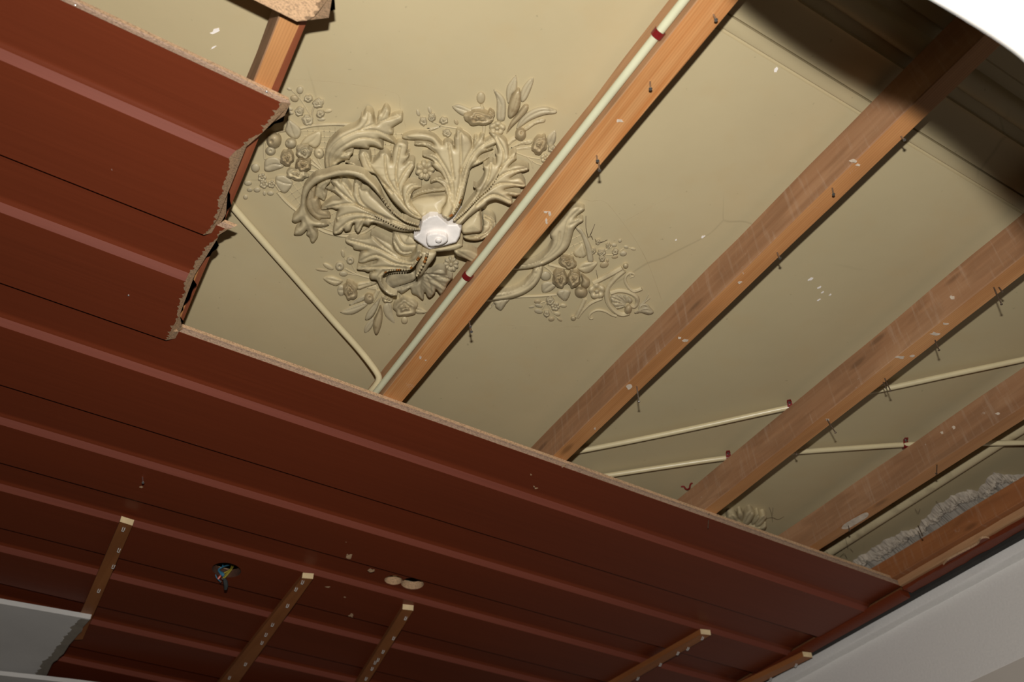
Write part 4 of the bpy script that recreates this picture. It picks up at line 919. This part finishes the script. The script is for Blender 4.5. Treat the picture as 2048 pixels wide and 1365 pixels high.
relief('acanthus_leaf', T(4, [(1900, 950), (1750, 980), (1560, 960), (1350, 880), (1250, 860), (1210, 900), (1140, 880), (1100, 960), (1060, 1000), (1015, 930), (1020, 870), (990, 880), (960, 960), (890, 980), (870, 950), (830, 1000), (740, 1020), (720, 960), (740, 860), (770, 840), (760, 780), (800, 690),
       (760, 680), (700, 660), (580, 685), (570, 650), (650, 580), (720, 540), (830, 535), (760, 460), (690, 420), (630, 400), (620, 370), (690, 380), (740, 370), (690, 290), (780, 260), (830, 310), (850, 280), (920, 320), (990, 440), (1000, 340), (1050, 290), (1100, 350), (1120, 400), (1200, 410), (1250, 480),
       (1330, 550), (1400, 620), (1480, 690), (1600, 790), (1740, 880), (1850, 920)]),
       [T(4, [(1880, 940), (1600, 850), (1300, 730), (1050, 610), (850, 460), (720, 330)]), T(4, [(1500, 830), (1200, 690), (950, 600), (600, 660)]), T(4, [(1500, 850), (1150, 740), (950, 740), (800, 790)]), T(4, [(1400, 850), (1150, 800), (950, 840), (770, 980)]), T(4, [(1300, 730), (1100, 560), (1050, 330)]), T(4, [(1050, 600), (950, 430), (860, 310)]), T(4, [(1150, 810), (1060, 960)])],
       (.066, .046, .032, .022, .014, .008), .012, 11, .005, 2.6)
relief('acanthus_leaf', [(846, 440), (822, 434), (803, 420), (785, 402), (770, 380), (757, 358), (747, 347), (727, 346), (712, 340), (698, 330), (690, 323), (706, 323), (716, 331), (724, 340), (721, 325), (717, 312), (722, 303), (732, 301), (740, 309), (743, 325), (750, 320), (757, 313), (760, 306), (772, 304),
       (781, 314), (783, 325), (785, 305), (790, 290), (796, 283), (808, 284), (816, 292), (812, 310), (819, 304), (818, 314), (808, 328), (815, 320), (828, 322), (829, 334), (820, 350), (812, 366), (806, 380), (808, 396), (818, 414), (832, 428)],
       [[(838, 436), (805, 400), (792, 350), (800, 295)], [(800, 395), (775, 355), (770, 312)], [(785, 385), (745, 340), (730, 308)], [(795, 370), (808, 345), (822, 328)], [(775, 375), (740, 350), (698, 328)]],
       (.068, .046, .032, .018, .010), .012, 11, .005, 2.6)
relief('acanthus_leaf', T(5, [(800, 945), (720, 920), (705, 840), (760, 720), (765, 620), (720, 500), (640, 430), (560, 460), (548, 410), (600, 375), (690, 355), (745, 400), (690, 310), (620, 260), (570, 200), (600, 170), (540, 120), (450, 90), (450, 60), (540, 40), (620, 55), (560, 0), (480, -50), (350, -60), (335, -90), (400, -110), (520, -100), (600, -60),
       (560, -110), (430, -130), (230, -140), (170, -160), (180, -190), (280, -230), (430, -245), (560, -215), (630, -170), (712, -75), (740, -110), (800, -125), (860, -80), (880, -20), (872, -170), (895, -185), (900, -260), (945, -285), (1010, -235), (1080, -180), (1115, -90), (1130, -35), (1145, -160), (1175, -185), (1210, -165), (1250, -215),
       (1290, -190), (1290, -125), (1400, -175), (1460, -90), (1310, -15), (1400, -35), (1400, -5), (1260, 45), (1200, 120), (1350, 85), (1340, 115), (1240, 185), (1110, 245), (1080, 330), (1050, 450), (1010, 620), (960, 760), (890, 880)]),
       [T(5, [(820, 930), (900, 700), (960, 400), (970, 100), (960, -230)]), T(5, [(860, 750), (850, 450), (700, 150), (520, -60), (220, -170)]), T(5, [(980, 500), (1080, 150), (1230, -40), (1400, -130)]), T(5, [(840, 600), (740, 300), (600, 120), (470, 75)]), T(5, [(870, 400), (830, 100), (800, -90)]), T(5, [(1060, 350), (1150, 180), (1320, 100)]), T(5, [(830, 700), (780, 480), (640, 400)]), T(5, [(960, 300), (1080, 50), (1220, -180)])],
       (.070, .046, .030, .020, .012, .008), .013, 12, .005, 2.8)
relief('acanthus_leaf', T(5, [(890, 980), (1000, 820), (1100, 690), (1180, 570), (1120, 475), (1185, 505), (1265, 410), (1290, 300), (1270, 220), (1320, 200), (1380, 150), (1440, 190), (1450, 100), (1430, 40), (1470, 40), (1450, -60), (1410, -150), (1350, -240), (1390, -245), (1510, -190), (1590, -105), (1620, 10), (1630, 75), (1700, 25),
       (1725, 35), (1705, 95), (1730, 125), (1660, 185), (1620, 240), (1700, 200), (1800, 200), (1880, 230), (1900, 270), (1830, 300), (1740, 320), (1640, 390), (1740, 370), (1800, 385), (1850, 470), (1830, 512), (1700, 505), (1560, 545), (1700, 565), (1790, 600), (1720, 640), (1610, 620), (1660, 650), (1670, 735), (1630, 752), (1540, 712), (1440, 682), (1340, 712),
       (1300, 765), (1200, 825), (1080, 915), (965, 1022)]),
       [T(5, [(920, 990), (1150, 720), (1400, 430), (1530, 200), (1550, 20), (1450, -180)]), T(5, [(1300, 560), (1550, 330), (1860, 250)]), T(5, [(1250, 620), (1500, 460), (1820, 480)]), T(5, [(1180, 760), (1400, 610), (1640, 700)]), T(5, [(1200, 660), (1340, 400), (1380, 180)]), T(5, [(1500, 250), (1600, 150), (1700, 50)])],
       (.070, .048, .030, .022, .016, .008), .012, 11, .005, 2.6)
# the hooked leaf, urn and barrel around the middle
relief('hooked_leaf', T(5, [(165, 580), (185, 490), (280, 440), (370, 450), (435, 500), (390, 530), (320, 560), (285, 640), (275, 720), (320, 800), (400, 880), (440, 915), (380, 910), (290, 880), (225, 800), (180, 690)]), [T(5, [(420, 900), (260, 780), (225, 620), (290, 500), (410, 490)]), T(5, [(400, 890), (290, 780), (255, 640), (320, 540)])], (.066, .05, .04, .03), .010, 9, .004, 1.8)
relief('urn_rim', T(5, [(300, 640), (310, 600), (430, 550), (560, 520), (740, 505), (765, 560), (620, 580), (480, 600), (370, 640), (290, 690)]), [T(5, [(310, 640), (520, 560), (750, 535)])], (.034, .036), .011, 6, .003, 1.6)
relief('urn', T(5, [(275, 720), (350, 655), (480, 625), (620, 610), (770, 612), (770, 720), (720, 800), (700, 890), (600, 885), (500, 895), (430, 920), (330, 810)]), [T(5, [(520, 630), (560, 880)])], (.036, .062), .012, 16, 0, 3)
relief('barrel', T(5, [(985, 1010), (1080, 915), (1210, 820), (1245, 900), (1255, 1020), (1245, 1120), (1120, 1140), (1000, 1150), (970, 1080)]), [T(5, [(1120, 900), (1110, 1130)])], (.03, .045), .014, 16, 0, 3)
relief('volute', T(5, [(1260, 880), (1340, 875), (1420, 920), (1450, 1010), (1420, 1100), (1330, 1190), (1200, 1240), (1050, 1230), (1000, 1180), (1120, 1150), (1250, 1130), (1265, 1000)]), [T(5, [(1290, 930), (1370, 980), (1360, 1090), (1200, 1180), (1040, 1190)]), T(5, [(1290, 890), (1410, 970), (1400, 1090), (1220, 1220)])], (.012, .03), .010, 9, .005, 1.8)
relief('volute', T(4, [(1560, 985), (1620, 990), (1700, 1000), (1810, 1050), (1870, 1140), (1850, 1240), (1780, 1300), (1680, 1310), (1590, 1260), (1540, 1160), (1530, 1060)]), [T(4, [(1600, 1000), (1690, 1150), (1850, 1160)]), T(4, [(1560, 1100), (1660, 1250), (1790, 1250)])], (.03, .05), .014, 13, .004, 2.2)
relief('shoulder', T(6, [(1120, -40), (1250, -60), (1400, -30), (1480, 40), (1460, 140), (1380, 230), (1270, 230), (1170, 150)]), [T(6, [(1200, 0), (1300, 170), (1440, 120)])], (.035, .045), .010, 10, .003, 2)
# lower leaves
relief('acanthus_leaf', T(6, [(480, 10), (500, 50), (580, 90), (600, 130), (700, 150), (780, 150), (705, 170), (660, 270), (670, 312), (740, 320), (820, 290), (920, 275), (860, 320), (690, 350), (640, 380), (650, 412), (740, 420), (790, 440), (890, 425), (810, 460), (830, 540), (910, 552), (960, 650), (1050, 740), (1160, 772),
       (1185, 752), (1090, 710), (1010, 620), (980, 540), (1030, 452), (1120, 420), (1250, 412), (1370, 402), (1440, 332), (1505, 235), (1535, 150), (1470, 130), (1430, 200), (1350, 262), (1250, 235), (1160, 150), (1120, 60), (1000, -10), (900, -60), (830, -90), (820, -40), (700, -20), (560, -45), (490, -20)]),
       [T(6, [(1490, 180), (1400, 300), (1200, 260), (950, 130), (700, 50), (510, 0)]), T(6, [(1380, 350), (1150, 320), (900, 210), (690, 290)]), T(6, [(1300, 385), (1000, 370), (660, 385)]), T(6, [(1200, 230), (1000, 90), (850, -50)]), T(6, [(1000, 430), (930, 520), (1000, 660), (1140, 755)])],
       (.072, .056, .040, .024, .014, .008), .012, 11, .005, 2.6)
relief('acanthus_leaf', T(6, [(1090, 695), (1250, 625), (1440, 560), (1470, 470), (1560, 420), (1600, 450), (1660, 440), (1760, 390), (1840, 410), (1870, 480), (1950, 520), (1900, 570), (1860, 640), (1850, 670), (1790, 750), (1720, 672), (1705, 730), (1640, 792), (1600, 770), (1562, 700), (1545, 822), (1460, 762), (1392, 732),
       (1370, 662), (1340, 682), (1250, 742), (1210, 712)]),
       [T(6, [(1540, 440), (1520, 540), (1400, 610), (1120, 690)]), T(6, [(1540, 480), (1500, 650), (1530, 790)]), T(6, [(1570, 480), (1640, 640), (1640, 770)]), T(6, [(1590, 470), (1740, 580), (1840, 660)]), T(6, [(1590, 460), (1740, 480), (1900, 540)])], (.055, .034, .016, .006), .010, 10, .005, 2.6, 'stucco_grey')
relief('pendant', T(6, [(1500, 165), (1590, 150), (1720, 175), (1690, 260), (1620, 350), (1540, 470), (1465, 515), (1440, 440), (1480, 330), (1520, 230)]), [T(6, [(1600, 170), (1560, 300), (1480, 480)])], (.070, .074, .062), .009, 9, .0, 2)
relief('barrel', T(6, [(1060, 500), (1180, 440), (1330, 430), (1430, 440), (1440, 540), (1300, 600), (1120, 660), (1060, 680), (1030, 600)]), [T(6, [(1400, 500), (1080, 590)])], (.03, .006), .008, 10, .001, 4, 'stucco_grey')
relief('leaf_scroll', T(7, [(690, 115), (760, 80), (830, 85), (882, 112), (870, 150), (800, 200), (750, 258), (800, 235), (862, 265), (855, 300), (790, 340), (735, 410), (705, 520), (660, 640), (580, 730), (440, 830), (290, 900), (120, 940), (-60, 955), (-180, 930), (-60, 880), (100, 870), (250, 820), (380, 700), (440, 560), (410, 470), (520, 330), (600, 235)]),
       [T(7, [(-100, 920), (150, 900), (380, 800), (560, 640), (620, 460), (660, 280), (830, 110)]), T(7, [(300, 840), (500, 640), (540, 450)]), T(7, [(680, 350), (830, 270)])], (.012, .016, .018, .016, .010), .012, 10, .003, 2.5)
relief('leaf_scroll', T(8, [(655, 295), (645, 400), (575, 520), (455, 612), (310, 668), (120, 692), (0, 700), (-100, 640), (100, 600), (300, 570), (440, 500), (530, 400), (560, 320)]), [T(8, [(610, 330), (560, 460), (420, 570), (200, 640), (0, 660)]), T(8, [(570, 380), (430, 540), (200, 610)])], (.006, .012, .012, .010), .010, 9, .003, 2.2)
relief('leaf_tip', T(8, [(0, 810), (40, 790), (90, 730), (130, 690), (280, 670), (240, 730), (200, 790), (170, 805), (120, 770), (110, 730), (60, 780)]), [T(8, [(200, 690), (165, 790)])], (.004,), .006, 6, .002, 2, 'stucco_grey')
# beaded ribs
beads(T(4, [(1880, 890), (1740, 850), (1640, 790), (1540, 705), (1400, 520)]), 2.5, 1.2, 22, (.082, .060))
beads(T(4, [(1900, 950), (1760, 945), (1600, 910), (1440, 830), (1300, 760)]), 2.6, 1.0, 20, (.080, .056))
beads(T(5, [(790, 930), (850, 890), (910, 800), (960, 700), (985, 600)]), 2.9, 1.2, 14, (.084, .066), 'mix')
beads(T(5, [(880, 960), (1000, 860), (1110, 750), (1230, 630), (1370, 500), (1480, 330)]), 3.1, 1.0, 28, (.084, .050))
beads(T(6, [(1510, 215), (1450, 300), (1400, 370), (1340, 408), (1200, 415), (1080, 425), (1010, 460)]), 3.0, 1.2, 26, (.088, .05), 'mix')
beads(T(6, [(1600, 180), (1570, 290), (1510, 400), (1460, 490)]), 3.2, 2.6, 9, (.094, .088), 'mix')
# broken white plaster where the centre came away
core = relief('broken_centre', [(841, 455), (844, 442), (859, 432), (875, 429), (884, 437), (897, 448), (916, 448), (923, 458), (920, 473), (913, 486), (888, 493), (859, 500), (850, 495), (828, 479), (827, 473), (838, 465)], [[(850, 440), (880, 468), (905, 490)]], (.078, .070, .074), .006, 3, 0, 2, 'white_plaster', 1.5, .06, 1)
relief('broken_knob', [(852, 478), (855, 470), (866, 466), (880, 467), (893, 472), (896, 482), (886, 490), (868, 494), (856, 492)], [[(855, 480), (890, 480)]], (.086, .086), .004, 3, 0, 2, 'white_plaster', 1.5, .03, 2)
bud((877, 482), 6.5, 5, 0, .004, .092, 'white_plaster', 'plaster_peg')
relief('broken_rim', [(858, 499), (885, 495), (908, 489), (919, 486), (926, 492), (912, 500), (890, 503), (868, 504)], [[(860, 501), (922, 490)]], (.068, .060), .005, 4, 0, 2, 'stucco', 1.5, .03, 2)
relief('side_leaf', [(910, 500), (935, 498), (958, 508), (985, 530), (990, 545), (960, 535), (935, 520), (912, 510)], [[(915, 503), (980, 540)]], (.06, .02), .008, 6, .003, 2)

# small leaf ornament at the far end of the ceiling
so = thing('leaf_ornament', V(1490, 1045, HC), 'small cream stucco leaf ornament peeping over the long board edge', 'ornament')
t10 = lambda L: [(1440 + x / 6.827, 990 + y / 6.827) for x, y in L]
for O, S in (([(95, 340), (100, 290), (130, 262), (200, 265), (240, 300), (255, 330), (300, 370), (320, 430), (200, 420)], [(230, 400), (150, 280)]), ([(240, 300), (250, 245), (285, 235), (315, 265), (320, 310), (300, 370), (260, 340)], [(290, 370), (280, 250)]),
             ([(320, 310), (350, 250), (410, 210), (455, 235), (475, 280), (440, 350), (380, 420), (300, 420)], [(330, 410), (430, 240)]), ([(470, 290), (520, 250), (545, 290), (540, 340), (480, 400), (430, 400)], [(450, 390), (530, 270)]),
             ([(540, 300), (600, 270), (640, 310), (600, 380), (540, 440), (470, 440)], [(490, 430), (620, 300)]), ([(590, 400), (630, 390), (635, 450), (600, 490), (520, 470)], [(540, 460), (620, 410)])):
    relief('acanthus_lobe', t10(O), [t10(S)], (.012, .016), .008, 6, .003, 1.8, 'stucco', 1.6, .02, 3, 0, so)
relief('acanthus_lobe', t10([(100, 330), (320, 400), (600, 440), (560, 520), (300, 520), (60, 420)]), [], (.010,), .006, 6, 0, 2, 'stucco', 2.0, .02, 3, 0, so)

# scribed setting-out lines around the rose
for L in ([(1150, 392), (1180, 402), (1210, 404), (1245, 445), (1274, 486), (1298, 532), (1323, 600)], [(955, 650), (1060, 652), (1150, 654), (1230, 650), (1318, 636)], [(575, 158), (640, 162), (700, 168), (790, 186), (800, 215), (812, 255)], [(1245, 445), (1300, 415), (1345, 392)]):
    stem(L, .28, -.0001, 'stucco_brown', 'scribed_line')
# flakes of paint missing from the ceiling
for x, y, a, b in ((430, 62, 11, 5), (427, 95, 8, 3), (1406, 474, 5, 3), (1352, 480, 3, 2), (1621, 559, 6, 3), (1639, 575, 5, 3), (1645, 585, 4, 2.5), (1660, 590, 3, 2), (1638, 600, 5, 2), (1552, 140, 5, 6)):
    P = [(x + math.cos(k * .63) * a * rng.uniform(.5, 1.1), y + math.sin(k * .63) * b * rng.uniform(.5, 1.1) - math.cos(k * .63) * a * .35) for k in range(10)]
    flat_patch(ceiling, 'paint_flake', P, HC, .0006, 'white_plaster')
# dusty cobwebs
def cobweb(label, strands):
    parts = [tube(cat_rom([V(*p) for p in L], 4), .00045, 4) for L in strands]
    V_, F_, I_ = merge(parts); tag(mesh_obj('cobweb', V_, F_, 'rusty'), label, 'cobweb')
cobweb('dark cobweb wisps hanging beside the pointed end of the rose', [[(1172, 432, HC), (1172, 455, HC - .01), (1176, 475, HC - .012)], [(1190, 448, HC), (1184, 462, HC - .01), (1180, 471, HC - .012)], [(1176, 475, HC - .012), (1182, 472, HC - .012), (1186, 480, HC)],
       [(1190, 478, HC), (1194, 486, HC - .006), (1205, 484, HC - .004), (1215, 480, HC)], [(1192, 540, HC), (1194, 550, HC - .008), (1196, 560, HC)]])
cobweb('dark cobweb wisps beside the small leaf ornament', [[(1538, 1015, HC), (1543, 1028, HC - .01), (1545, 1045, HC)], [(1532, 1038, HC), (1545, 1036, HC - .006), (1556, 1040, HC - .004), (1568, 1034, HC)], [(1546, 1016, HC), (1545, 1030, HC - .008)]])
cobweb('black cobweb tufts hanging from the stucco rail', [[(1872, 1003, HC - .02), (1878, 1010, HC - .03), (1886, 1024, HC - .02)], [(1830, 1018, HC - .02), (1836, 1026, HC - .03), (1840, 1018, HC - .02)], [(1690, 1072, HC - .02), (1693, 1086, HC - .035), (1696, 1098, HC - .02)],
       [(1652, 1104, HC - .02), (1660, 1112, HC - .03), (1655, 1118, HC - .02)], [(1680, 1115, HC - .01), (1688, 1108, HC - .025), (1694, 1118, HC - .01)], [(1700, 1098, HC - .01), (1706, 1104, HC - .02)]])
